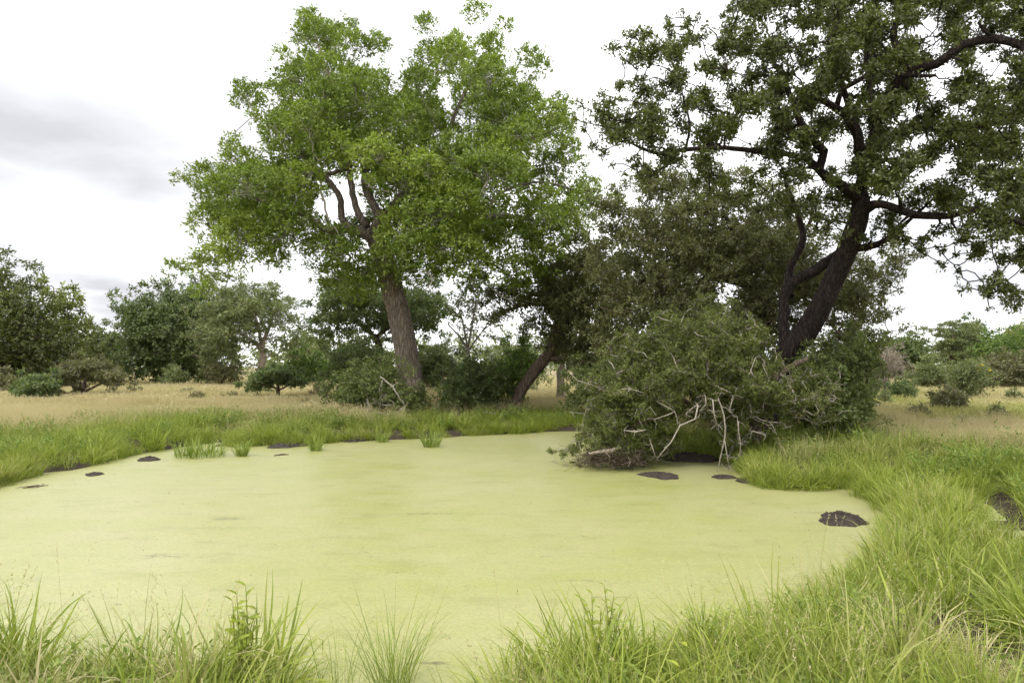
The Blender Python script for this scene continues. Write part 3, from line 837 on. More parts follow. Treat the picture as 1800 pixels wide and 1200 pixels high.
# ---- bushes of the middle distance
BG = [
    ('shaded_bush', 'shaded olive bush wedged between the thorny thicket and the black trunk', 'bush', 19.2,
     [(1130, 640), (1160, 585), (1230, 550), (1300, 545), (1350, 570), (1372, 610), (1375, 665), (1340, 690), (1260, 680), (1180, 680)], 62, 24, 1.2, 'leaf_olive', 'bark_brown',
     [(1290, 745, 19.2, .07), (1285, 700, 19.2, .06), (1270, 650, 19.2, .04)], dict(tips=95, per=8, L=0.08, W=0.036, twig_r=.006, shell=.1)),
    ('screen_bush', 'mid green bush filling the space right of the pale dead trunk', 'bush', 25,
     [(1005, 712), (1000, 670), (1020, 640), (1060, 625), (1100, 640), (1110, 712)], 34, 20, 1.0, 'leaf_shrub', 'bark_brown',
     [(1055, 722, 25, .05), (1055, 700, 25, .04), (1056, 675, 25, .03)], dict(tips=70, per=8, L=0.1, W=0.045, twig_r=.008)),
    # name, label, category, D, outline, n, rpx, thick, leaf, bark, trunk, kwargs
    ('dense_bush', 'dense green bush to the right of the black leaning trunk', 'bush', 17.6,
     [(1395, 650), (1440, 610), (1500, 590), (1548, 600), (1535, 650), (1532, 700), (1542, 772), (1500, 790), (1440, 772), (1405, 750), (1385, 700)], 70, 26, 1.2, 'leaf_shrub', 'bark_brown',
     [(1455, 775, 17.6, .06), (1458, 730, 17.6, .05), (1465, 690, 17.6, .04)], dict(tips=100, per=8, L=0.075, W=0.036, twig_r=.006, shell=.2)),
    ('tangled_bush', 'low tangled bush with dead twigs at the foot of the tall green tree', 'bush', 25.2,
     [(582, 708), (590, 668), (612, 642), (655, 628), (692, 648), (715, 676), (752, 684), (758, 732), (705, 742), (650, 750), (618, 742), (588, 724)], 60, 24, 1.3, 'leaf_shrub', 'bark_brown',
     [(660, 738, 25.2, .06), (660, 710, 25.2, .05), (665, 690, 25.2, .04)], dict(tips=80, per=8, L=0.10, W=0.045, twig_r=.008, shell=.2)),
    ('leafy_bush', 'upright green bush midway between tall green tree and crooked tree', 'bush', 27.5,
     [(782, 722), (776, 665), (798, 640), (832, 622), (862, 648), (884, 680), (872, 712), (840, 728)], 42, 22, 1.2, 'leaf_forest', 'bark_brown',
     [(828, 722, 27.5, .06), (828, 690, 27.5, .05), (830, 660, 27.5, .04)], dict(tips=75, per=8, L=0.11, W=0.05, twig_r=.008, shell=.2)),
    ('open_bush', 'loose green bush directly left of the crooked leaning trunk', 'bush', 28.6,
     [(872, 705), (866, 645), (890, 614), (930, 606), (948, 630), (930, 665), (915, 702)], 30, 20, 1.0, 'leaf_lime', 'bark_brown',
     [(893, 705, 28.6, .04), (893, 680, 28.6, .035), (900, 650, 28.6, .03)], dict(tips=60, per=8, L=0.11, W=0.05, twig_r=.008, shell=.2)),
    ('low_bush', 'small low bush in the grass between tangled bush and upright bush', 'bush', 26.0,
     [(772, 738), (765, 705), (785, 690), (812, 700), (820, 735)], 16, 14, .6, 'leaf_shrub', 'bark_brown',
     [(795, 735, 26, .03), (795, 720, 26, .025), (795, 710, 26, .02)], dict(tips=60, per=8, L=0.09, W=0.04, twig_r=.006)),
    ('sparse_tree', 'sparse grey tree with thin bare fan of stems right of the tall trunk', 'tree', 31,
     [(790, 560), (800, 515), (830, 500), (865, 530), (890, 560), (872, 600), (835, 610), (800, 600)], 24, 16, 1.4, 'leaf_olive', 'twig_grey',
     [(826, 705, 31, .1), (825, 660, 31, .09), (824, 630, 31, .08), (822, 610, 31, .07)],
     dict(tips=26, per=5, L=0.11, W=0.05, twig_r=.01, twig_share=.7, limbs=[[(822, 612, 31, .06), (805, 588, 31, .045), (788, 570, 31, .03)], [(822, 612, 31, .06), (830, 570, 31, .045), (838, 520, 31, .02)], [(822, 612, 31, .05), (812, 560, 31, .04), (800, 525, 31, .02)], [(824, 615, 31, .05), (850, 580, 31, .035), (875, 560, 31, .02)]])),
    ('feathery_tree', 'feathery mid green tree standing behind the tall grey trunk', 'tree', 38,
     [(538, 565), (556, 530), (562, 490), (600, 472), (660, 480), (705, 498), (765, 505), (800, 535), (788, 572), (745, 592), (700, 588), (640, 590), (590, 605), (560, 590)], 74, 24, 2.4, 'leaf_forest', 'bark_brown',
     [(667, 695, 38, .26), (668, 640, 38, .22), (666, 605, 38, .2), (660, 590, 38, .18)],
     dict(tips=90, per=8, L=0.16, W=0.07, twig_r=.012, flat=.6, limbs=[[(662, 595, 38, .15), (640, 575, 38, .11), (600, 550, 38, .06)], [(664, 592, 38, .15), (690, 570, 38, .11), (740, 545, 38, .06)]])),
    ('thick_bush', 'thick dark green bush beneath the feathery tree left of the tall trunk', 'bush', 33,
     [(578, 690), (572, 640), (590, 605), (630, 598), (680, 610), (700, 650), (695, 690)], 40, 22, 1.6, 'leaf_forest', 'bark_brown',
     [(635, 692, 33, .06), (635, 660, 33, .05), (637, 640, 33, .04)], dict(tips=75, per=8, L=0.14, W=0.06, twig_r=.01)),
    ('layered_shrub', 'pale layered shrub seen between tall trunk and upright bush', 'shrub', 42,
     [(728, 690), (725, 630), (745, 602), (780, 598), (800, 620), (806, 660), (795, 692)], 34, 17, 1.6, 'leaf_acacia', 'bark_brown',
     [(764, 692, 42, .07), (764, 665, 42, .06), (766, 640, 42, .05)], dict(tips=70, per=8, L=0.16, W=0.06, twig_r=.012, flat=.4)),
    ('pale_shrub', 'pale yellowish shrub behind the loose bush left of the crooked trunk', 'shrub', 44,
     [(835, 690), (832, 640), (850, 612), (890, 602), (935, 590), (955, 620), (950, 690)], 30, 19, 1.6, 'leaf_acacia', 'bark_brown',
     [(890, 692, 44, .07), (890, 665, 44, .06), (892, 640, 44, .05)], dict(tips=65, per=8, L=0.17, W=0.07, twig_r=.012)),
    # ---- left background
    ('dusky_tree', 'dusky dark tree cut by the left edge behind the flat topped shrubs', 'tree', 52,
     [(-120, 690), (-130, 560), (-90, 480), (-30, 458), (20, 466), (48, 492), (72, 530), (112, 560), (140, 590), (150, 650), (120, 690)], 110, 27, 3.5, 'leaf_dark', 'bark_brown',
     [(10, 690, 52, .4), (5, 640, 52, .35), (0, 590, 52, .3)], dict(tips=90, per=8, L=0.2, W=0.1, twig_r=.015, limbs=[[(2, 610, 52, .22), (40, 570, 52, .15), (80, 560, 52, .08)], [(0, 600, 52, .22), (-30, 550, 52, .15), (-20, 500, 52, .08)]])),
    ('candelabra_tree', 'airy tree with pale rosette leaf clusters standing above the dusky tree', 'tree', 56,
     [(70, 560), (66, 500), (78, 482), (92, 508), (115, 505), (140, 520), (162, 565), (150, 600), (100, 610), (75, 600)], 40, 8, 1.6, 'leaf_cluster', 'bark_brown',
     [(104, 690, 56, .14), (103, 640, 56, .12), (100, 590, 56, .1), (98, 545, 56, .07), (94, 505, 56, .03)], dict(tips=9, per=10, L=0.34, W=0.13, twig_r=.02, taper=.03, shell=.05, flat=.9, rad_jit=.3, stray=.2)),
    ('rounded_tree', 'small mid green tree in the gap beside the dark round tree', 'tree', 66,
     [(138, 675), (140, 610), (160, 582), (190, 578), (215, 590), (222, 675)], 40, 19, 2, 'leaf_acacia', 'bark_brown',
     [(178, 678, 66, .18), (178, 645, 66, .16), (176, 620, 66, .14)], dict(tips=80, per=8, L=0.24, W=0.11, twig_r=.02)),
    ('round_tree', 'dark green round crowned tree standing left of the pale acacia', 'tree', 60,
     [(206, 665), (208, 560), (212, 532), (235, 525), (262, 506), (285, 522), (320, 505), (350, 500), (385, 515), (400, 560), (395, 665), (300, 675)], 105, 24, 3.5, 'leaf_forest', 'bark_brown',
     [(322, 680, 60, .22), (322, 650, 60, .2), (320, 620, 60, .18), (318, 590, 60, .15)], dict(tips=100, per=8, L=0.22, W=0.11, twig_r=.018, limbs=[[(320, 620, 60, .14), (280, 580, 60, .1), (250, 550, 60, .06)], [(320, 600, 60, .14), (350, 560, 60, .1), (360, 530, 60, .05)]])),
    ('pale_acacia', 'spreading pale grey green acacia with whitish trunk', 'tree', 54,
     [(342, 620), (340, 560), (355, 520), (385, 498), (430, 490), (480, 500), (512, 520), (528, 560), (540, 600), (515, 620), (470, 600), (430, 615), (400, 640), (360, 645)], 78, 21, 3.2, 'leaf_acacia', 'bark_pale',
     [(450, 690, 54, .32), (456, 655, 54, .28), (462, 630, 54, .26), (460, 605, 54, .2)],
     dict(tips=75, per=7, L=0.2, W=0.08, twig_r=.016, flat=.55, limbs=[[(460, 612, 54, .18), (430, 590, 54, .12), (390, 570, 54, .07), (360, 560, 54, .03)], [(460, 610, 54, .18), (475, 570, 54, .12), (490, 530, 54, .06)], [(460, 608, 54, .15), (450, 560, 54, .1), (420, 520, 54, .05)]])),
    ('flat_topped_shrub', 'wide flat topped brownish shrub on a short stem in the left meadow', 'shrub', 34,
     [(82, 668), (95, 645), (120, 634), (155, 630), (195, 636), (218, 655), (216, 676), (180, 672), (150, 668), (110, 680)], 46, 15, 2.4, 'leaf_brown', 'bark_brown',
     [(145, 698, 34, .12), (145, 685, 34, .11), (146, 675, 34, .09)], dict(stray=.3, sprig=.08, tips=120, per=8, L=0.13, W=0.05, twig_r=.01, flat=.45, up=.4,
     limbs=[[(145, 690, 34, .06), (165, 680, 34, .05), (190, 668, 34, .03)], [(145, 688, 34, .06), (125, 676, 34, .05), (105, 668, 34, .03)], [(146, 684, 34, .06), (152, 668, 34.6, .05), (160, 650, 35, .03)]])),
    ('spreading_shrub', 'green spreading shrub directly left of the wide flat topped shrub', 'shrub', 31,
     [(22, 690), (35, 668), (60, 655), (92, 660), (108, 682), (95, 702), (60, 706), (30, 704)], 36, 14, 1.5, 'leaf_forest', 'bark_brown',
     [(68, 715, 31, .07), (67, 702, 31, .06), (66, 690, 31, .05)], dict(stray=.3, tips=100, per=8, L=0.13, W=0.055, twig_r=.01, flat=.5)),
    ('edge_shrub', 'dull green shrub at the left edge of the dry meadow', 'shrub', 41,
     [(-60, 700), (-50, 668), (-10, 655), (30, 658), (40, 685), (25, 700)], 32, 14, 1.4, 'leaf_brown', 'bark_brown',
     [(-5, 705, 41, .07), (-5, 690, 41, .06), (-4, 680, 41, .05)], dict(tips=60, per=8, L=0.14, W=0.06, twig_r=.01, flat=.5)),
    ('umbrella_shrub', 'dark flat umbrella shaped shrub below the pale acacia', 'shrub', 35,
     [(428, 678), (440, 660), (468, 645), (498, 642), (528, 656), (545, 672), (525, 682), (480, 676), (450, 690)], 40, 12, 1.7, 'leaf_forest', 'bark_brown',
     [(489, 698, 35, .1), (489, 684, 35, .09), (488, 672, 35, .07)], dict(stray=.3, sprig=.08, tips=110, per=8, L=0.13, W=0.05, twig_r=.01, flat=.4, up=.4, limbs=[[(489, 686, 35, .05), (510, 676, 35, .04), (530, 670, 35, .02)], [(489, 684, 35, .05), (465, 674, 35, .04), (445, 672, 35, .02)]])),
    ('mound_bush', 'low round bush under the dark umbrella shaped shrub', 'bush', 40.5,
     [(448, 698), (452, 686), (470, 681), (488, 686), (490, 698)], 12, 8, .7, 'leaf_shrub', 'bark_brown',
     [(470, 698, 40.5, .03), (470, 692, 40.5, .03), (470, 688, 40.5, .02)], dict(tips=50, per=8, L=0.1, W=0.045)),
    ('yellow_green_tree', 'light yellow green small tree right of the pale acacia', 'tree', 58,
     [(505, 690), (512, 625), (530, 605), (552, 612), (568, 640), (572, 690)], 36, 15, 1.8, 'leaf_lime', 'bark_brown',
     [(540, 692, 58, .12), (540, 665, 58, .1), (540, 640, 58, .08)], dict(tips=70, per=8, L=0.2, W=0.09, twig_r=.015)),
    ('hazy_tree', 'distant grey green tree peeping over the yellow green one', 'tree', 85,
     [(500, 660), (508, 600), (530, 582), (556, 588), (585, 600), (590, 660)], 36, 16, 2.5, 'leaf_acacia', 'bark_brown',
     [(545, 672, 85, .2), (545, 640, 85, .18), (545, 615, 85, .15)], dict(tips=70, per=8, L=0.3, W=0.14, twig_r=.02)),
    ('meadow_bush', 'small round bush at the wood edge under the dark round tree', 'bush', 52,
     [(288, 682), (290, 655), (305, 640), (322, 650), (328, 682)], 16, 11, .9, 'leaf_acacia', 'bark_brown',
     [(306, 688, 52, .04), (306, 672, 52, .04), (306, 660, 52, .03)], dict(tips=55, per=8, L=0.15, W=0.06)),
    ('brownish_bush', 'brownish low bush at the wood edge left of the whitish trunk', 'bush', 53,
     [(360, 672), (365, 645), (385, 635), (412, 640), (420, 672)], 20, 12, 1, 'leaf_brown', 'bark_brown',
     [(390, 684, 53, .04), (390, 670, 53, .04), (390, 655, 53, .03)], dict(tips=55, per=8, L=0.15, W=0.06)),
    # ---- right background
    ('leafless_tree', 'greyish pink nearly leafless small tree beside the dense bush', 'tree', 36,
     [(1532, 668), (1530, 625), (1548, 605), (1575, 608), (1592, 635), (1590, 668), (1562, 678)], 34, 14, 1.2, 'leaf_pink', 'bark_brown',
     [(1555, 692, 36, .06), (1556, 670, 36, .05), (1557, 645, 36, .04)], dict(tips=38, per=5, L=0.09, W=0.025, twig_r=.009, twig_share=.9, twig_mat=M['bark_pale'])),
    ('globe_bush', 'neat globe shaped green bush in the dry grass beside leafless tree', 'bush', 31,
     [(1566, 702), (1564, 682), (1574, 669), (1592, 667), (1607, 676), (1610, 698), (1596, 704)], 22, 10, .6, 'leaf_forest', 'bark_brown',
     [(1588, 706, 31, .03), (1588, 695, 31, .03), (1588, 688, 31, .02)], dict(tips=70, per=8, L=0.09, W=0.035, twig_r=.006)),
    ('bluish_tree', 'dark bluish green tree behind the pink leafless tree', 'tree', 80,
     [(1560, 660), (1565, 605), (1580, 588), (1605, 592), (1625, 605), (1640, 640), (1640, 665)], 40, 17, 2.5, 'leaf_forest', 'bark_brown',
     [(1600, 674, 80, .2), (1600, 645, 80, .18), (1600, 625, 80, .15)], dict(tips=75, per=8, L=0.28, W=0.14, twig_r=.02)),
    ('tiered_acacia', 'tall tiered flat topped acacia on the right horizon', 'tree', 68,
     [(1608, 582), (1620, 573), (1645, 573), (1655, 563), (1690, 560), (1720, 566), (1726, 585), (1705, 600), (1716, 620), (1700, 640), (1650, 642), (1630, 625), (1648, 600), (1640, 586)], 80, 9, 2.5, 'leaf_acacia', 'bark_brown',
     [(1672, 680, 68, .2), (1672, 650, 68, .18), (1674, 615, 68, .15), (1676, 585, 68, .1)], dict(stray=.15, sprig=.05, tips=46, per=8, L=0.17, W=0.07, twig_r=.02, flat=.28, up=.4)),
    ('broad_crowned_tree', 'dark crowned tree standing right behind the tiered acacia', 'tree', 78,
     [(1690, 640), (1692, 575), (1708, 560), (1724, 575), (1728, 600), (1720, 640)], 26, 14, 2, 'leaf_forest', 'bark_brown',
     [(1706, 674, 78, .18), (1706, 640, 78, .16), (1706, 610, 78, .12)], dict(tips=70, per=8, L=0.26, W=0.12, twig_r=.02)),
    ('green_tree', 'bright green rounded tree at the right edge of the woodland', 'tree', 64,
     [(1716, 665), (1714, 610), (1735, 592), (1770, 588), (1830, 590), (1870, 620), (1870, 665)], 52, 18, 2.6, 'leaf_lime', 'bark_brown',
     [(1780, 684, 64, .2), (1780, 655, 64, .18), (1780, 630, 64, .14)], dict(tips=75, per=8, L=0.23, W=0.1, twig_r=.02)),
    ('golden_tree', 'golden topped tree rising behind the bright green tree', 'tree', 76,
     [(1755, 600), (1770, 578), (1800, 566), (1850, 568), (1880, 600), (1860, 630), (1770, 625)], 34, 17, 2.4, 'leaf_cluster', 'bark_brown',
     [(1815, 676, 76, .2), (1815, 640, 76, .18), (1815, 610, 76, .14)], dict(tips=65, per=8, L=0.26, W=0.11, twig_r=.02)),
    ('thicket_bush', 'wide grey green bush between globe bush and yellow flowered shrub', 'bush', 48,
     [(1598, 678), (1602, 648), (1625, 632), (1655, 640), (1672, 655), (1672, 678), (1630, 684)], 34, 14, 1.6, 'leaf_acacia', 'bark_brown',
     [(1636, 690, 48, .07), (1636, 676, 48, .06), (1636, 660, 48, .05)], dict(tips=65, per=8, L=0.16, W=0.06, twig_r=.012, flat=.5)),
    ('horizontal_shrub', 'broad shrub with horizontal layers at the far right meadow edge', 'shrub', 50,
     [(1722, 688), (1718, 655), (1735, 630), (1765, 618), (1810, 625), (1860, 640), (1870, 685), (1800, 690)], 52, 15, 2, 'leaf_brown', 'bark_brown',
     [(1780, 692, 50, .08), (1780, 676, 50, .07), (1780, 655, 50, .05)], dict(tips=65, per=8, L=0.17, W=0.065, twig_r=.012, flat=.4)),
    ('yellow_flowered_shrub', 'loose light green shrub with yellow blossoms in the right meadow', 'shrub', 33,
     [(1662, 690), (1664, 660), (1680, 636), (1712, 628), (1735, 640), (1742, 668), (1725, 690), (1690, 700)], 34, 14, 1.1, 'leaf_acacia', 'bark_brown',
     [(1692, 706, 33, .05), (1692, 690, 33, .045), (1696, 670, 33, .03)], dict(tips=50, per=7, L=0.11, W=0.045, twig_r=.008)),
    ('weedy_shrub', 'small dull shrub in tall grass before the yellow flowered shrub', 'shrub', 25,
     [(1636, 712), (1640, 692), (1662, 684), (1694, 690), (1702, 712), (1670, 718)], 26, 11, .7, 'leaf_brown', 'bark_brown',
     [(1672, 722, 25, .03), (1672, 712, 25, .03), (1672, 704, 25, .02)], dict(tips=40, per=7, L=0.09, W=0.04, twig_r=.006)),
    ('fringe_bush', 'dark low bush at the foot of the pink leafless tree', 'bush', 44,
     [(1528, 682), (1530, 650), (1548, 645), (1562, 662), (1565, 682)], 16, 11, .9, 'leaf_forest', 'bark_brown',
     [(1546, 692, 44, .04), (1546, 678, 44, .04), (1546, 665, 44, .03)], dict(tips=55, per=8, L=0.13, W=0.06)),
    # ---- behind the crooked tree
    ('pale_dead_tree', 'pale bare dead trunk standing in grass behind the crooked tree', 'tree', 33,
     [(965, 640), (965, 610), (1000, 600), (1020, 625), (1010, 642)], 12, 11, .8, 'leaf_olive', 'bark_pale',
     [(985, 698, 33, .22), (986, 675, 33, .2), (984, 655, 33, .17), (990, 635, 33, .1)], dict(tips=30, per=6, L=0.12, W=0.05, twig_r=.012, twig_share=.6, limbs=[[(985, 670, 33, .1), (996, 650, 33, .07), (1004, 632, 33, .03)]])),
    ('hedge_bush', 'green bush in shade behind the thorny thicket', 'bush', 30,
     [(1010, 700), (1012, 660), (1040, 640), (1100, 630), (1160, 650), (1170, 705)], 44, 18, 1.4, 'leaf_shrub', 'bark_brown',
     [(1090, 706, 30, .06), (1090, 690, 30, .05), (1090, 670, 30, .04)], dict(tips=65, per=8, L=0.12, W=0.05, twig_r=.01)),
]
for i, (nm, lb, ct, D, ol, n, rp, th, lf, bk, tk, kw) in enumerate(BG):
    kw.setdefault('rad_jit', 0.5)
    kw.setdefault('shell', 0.1)
    kw.setdefault('stray', 0.7)
    kw.setdefault('out', 0.9)
    kw['tips'] = int(kw['tips'] * 0.6)
    kw['L'] *= 1.27
    kw['W'] *= 1.3
    kw.setdefault('twig_share', 0.14)
    tree(nm, lb, ct, D, ol, int(n * 1.2), rp, th, M[lf], M[bk], tk, seed=50 + i, sides=8 if D > 30 else 9, **kw)
bush = bpy.data.objects['tangled_bush']
for pts in ([(668, 662), (690, 680), (702, 700), (712, 712), (700, 735)], [(645, 705), (655, 722), (690, 728), (708, 715)], [(640, 730), (650, 715), (645, 700)], [(672, 668), (668, 690), (690, 705)], [(690, 728), (680, 740), (672, 748)], [(655, 700), (672, 712), (690, 712)]):
    dead_branch(bush, [(a, b, 23.9, 0.03) for a, b in pts], M['dead_wood'], 8, 0.35, name='bare_branch')
fl = bpy.data.objects['yellow_flowered_shrub']
C = np.array([P(x, y, 32) for x, y in ((1722, 643), (1727, 641), (1720, 650), (1740, 651))])
V, Q, r, _, _ = leaves(C, np.full(len(C), 0.05), 5, 5, 0.045, 0.035, shell=.1)
mesh_obj('blossoms', V, Q, M['flower_yellow'], fl, attrs={'rnd': r})

# ---- far woodland that reads as one mass along the horizon
cs, rs = [], []
for k in range(420):
    y = rng.uniform(105, 170)
    x = rng.uniform(-1.0, 1.0) * y
    h = (7.2 + 2.4 * wob(np.array(x), np.array(y), 0.06, 5) + 1.2 * wob(np.array(x), np.array(y), 0.25, 2)) * rng.uniform(0.6, 1.0)
    for zf in (0.25, 0.6, 0.92):
        cs.append((x + rng.normal() * 1.0, y + rng.normal() * 1.0, 0.5 + max(h, 1.5) * zf))
        rs.append(rng.uniform(1.3, 2.3))
V, Q, r, _, _ = leaves(np.array(cs), np.array(rs), 9, 5, 0.75, 0.42, shell=.3)
far = mesh_obj('far_woodland', V, Q, M['leaf_acacia'], attrs={'rnd': r})
far['kind'] = 'stuff'
far['label'] = 'distant belt of grey green woodland along the horizon'
far['category'] = 'woodland'


# ------------------------------------------------------------------ grass
def blades(n, h0, h1, wd, spread, lean, bend, segs=4, tipw=0.12, curl=1.0, seed=0, top=None):
    g = np.random.default_rng(seed)
    a = g.uniform(0, 2 * np.pi, n)
    rr = spread * np.sqrt(g.uniform(0, 1, n))
    base = np.stack([rr * np.cos(a), rr * np.sin(a), np.full(n, -0.03)], 1)
    az = a + g.normal(0, 0.9, n)
    h = g.uniform(h0, h1, n)
    le = np.abs(g.normal(lean, lean * 0.5, n)) + 0.02
    be = np.abs(g.normal(bend, bend * 0.6, n)) * curl
    dirh = np.stack([np.cos(az), np.sin(az), np.zeros(n)], 1)
    side = np.stack([-np.sin(az + g.normal(0, 0.6, n)), np.cos(az + g.normal(0, 0.6, n)), np.zeros(n)], 1)
    side = norm(side)
    t = np.linspace(0, 1, segs + 1)
    ang = le[:, None] + be[:, None] * t[None] ** 1.5 * 1.6
    step = h[:, None] / segs
    dx = np.sin(ang) * step
    dz = np.cos(ang) * step
    px = np.concatenate([np.zeros((n, 1)), np.cumsum(dx[:, :-1], 1)], 1)
    pz = np.concatenate([np.zeros((n, 1)), np.cumsum(dz[:, :-1], 1)], 1)
    c = base[:, None] + dirh[:, None] * px[..., None]
    c[..., 2] += pz
    ww = wd * g.uniform(0.6, 1.3, n)[:, None] * (np.minimum(1, 0.55 + t * 1.4) * (1 - t ** 2.2) + tipw * 0.3)[None]
    V = np.stack([c - side[:, None] * ww[..., None] / 2, c + side[:, None] * ww[..., None] / 2], 2).reshape(-1, 3)
    k = (np.arange(n)[:, None] * (segs + 1) + np.arange(segs)[None]).ravel() * 2
    Q = np.stack([k, k + 1, k + 3, k + 2], 1)
    rnd = np.repeat(g.uniform(0, 1, n), segs)
    al = np.tile((np.arange(segs) + 0.5) / segs, n)
    return V, Q, rnd, al, c, dirh


def cat_parts(parts):
    V, Q, R, A, n = [], [], [], [], 0
    for v, q, r, a in parts:
        V.append(v)
        Q.append(q + n)
        R.append(r)
        A.append(a)
        n += len(v)
    return np.concatenate(V), np.concatenate(Q), np.concatenate(R), np.concatenate(A)


def seed_heads(c, g, n_sp, length, L, W, rnd_val=0.95, spread=0.5):
    """spikelets along the last stretch of given stems"""
    n = len(c)
    tip, sub = c[:, -1], c[:, -2]
    d = norm(tip - sub)
    m = np.repeat(np.arange(n), n_sp)
    f = g.uniform(0, 1, len(m))
    base = tip[m] - d[m] * (f * length)[:, None] + d[m] * 0.02
    dr = norm(d[m] + spread * g.normal(size=(len(m), 3)))
    side = norm(np.cross(dr, g.normal(size=(len(m), 3))))
    l = L * g.uniform(0.6, 1.2, len(m))[:, None]
    mid = base + dr * l * 0.5
    V = np.stack([base, mid + side * W / 2, base + dr * l, mid - side * W / 2], 1).reshape(-1, 3)
    Q = np.arange(len(m) * 4).reshape(-1, 4)
    return V, Q, np.full(len(m), rnd_val), np.full(len(m), 0.9)


def proto(name, parts, mat):
    V, Q, r, a = cat_parts(parts)
    return bpy.data.objects.new(name, new_mesh(name, V, Q, mat, attrs={'rnd': r, 'along': a}))


def lib(name, objs):
    c = bpy.data.collections.new(name)
    for o in objs:
        c.objects.link(o)
    return c


lush, tall, dry, herb, stalk, mead = [], [], [], [], [], []
for s in range(5):
    v = blades(48, 0.16, 0.55, 0.0115, 0.17, 0.36, 0.9, 4, seed=s)
    lush.append(proto('lush_tuft', [v[:4]], M['grass']))
for s in range(5):
    v = blades(30, 0.4, 1.0, 0.0115, 0.15, 0.28, 1.0, 5, seed=20 + s)
    u = blades(8, 0.6, 0.95, 0.003, 0.12, 0.16, 0.3, 5, seed=120 + s)
    g = np.random.default_rng(s)
    tall.append(proto('tall_tuft', [v[:4], u[:4], seed_heads(u[4], g, 9, 0.16, 0.02, 0.005, spread=0.35)], M['grass']))
broad, thatch = [], []
for s in range(5):
    v = blades(26, 0.25, 0.75, 0.019, 0.13, 0.35, 1.1, 6, seed=220 + s)
    u = blades(14, 0.2, 0.5, 0.009, 0.16, 0.5, 0.8, 4, seed=240 + s)
    broad.append(proto('broad_tuft', [v[:4], u[:4]], M['grass']))
for s in range(4):
    v = blades(34, 0.2, 0.55, 0.008, 0.22, 1.15, 0.5, 3, seed=260 + s)
    thatch.append(proto('thatch_tuft', [v[:4]], M['grass']))
for s in range(4):
    v = blades(80, 0.35, 0.85, 0.0075, 0.42, 0.20, 0.45, 3, seed=40 + s)
    g = np.random.default_rng(40 + s)
    dry.append(proto('dry_tuft', [v[:4], seed_heads(v[4][:50], g, 5, 0.22, 0.05, 0.008, 0.9, 0.6)], M['grass']))
for s in range(4):
    v = blades(110, 0.22, 0.5, 0.02, 1.0, 0.18, 0.4, 2, seed=60 + s)
    g = np.random.default_rng(60 + s)
    mead.append(proto('meadow_tuft', [v[:4], seed_heads(v[4][:80], g, 4, 0.2, 0.09, 0.022, 0.9, 0.6)], M['grass']))
for s in range(4):
    g = np.random.default_rng(80 + s)
    v = blades(16, 0.18, 0.5, 0.006, 0.14, 0.3, 0.4, 4, seed=80 + s)
    c = v[4]
    m = np.repeat(np.arange(len(c)), 14)
    k = g.integers(1, c.shape[1], len(m))
    base = c[m, k] + g.normal(size=(len(m), 3)) * 0.01
    dr = norm(g.normal(size=(len(m), 3)) + np.array([0, 0, 0.35]))
    side = norm(np.cross(dr, np.array([0, 0, 1.0]) + 0.5 * g.normal(size=(len(m), 3))))
    l = g.uniform(0.025, 0.06, len(m))[:, None]
    mid = base + dr * l * 0.5
    V = np.stack([base, mid + side * l * 0.26, base + dr * l, mid - side * l * 0.26], 1).reshape(-1, 3)
    herb.append(proto('herb_clump', [v[:4], (V, np.arange(len(m) * 4).reshape(-1, 4), g.uniform(0, 1, len(m)), np.full(len(m), 0.4))], M['herb']))
for s in range(5):
    g = np.random.default_rng(90 + s)
    v = blades(3, 0.75, 1.15, 0.0028, 0.06, 0.12, 0.35, 7, tipw=.4, seed=90 + s)
    stalk.append(proto('seed_stalk', [v[:4], seed_heads(v[4], g, 13, 0.20, 0.02, 0.006, 0.95, 0.55)], M['grass']))


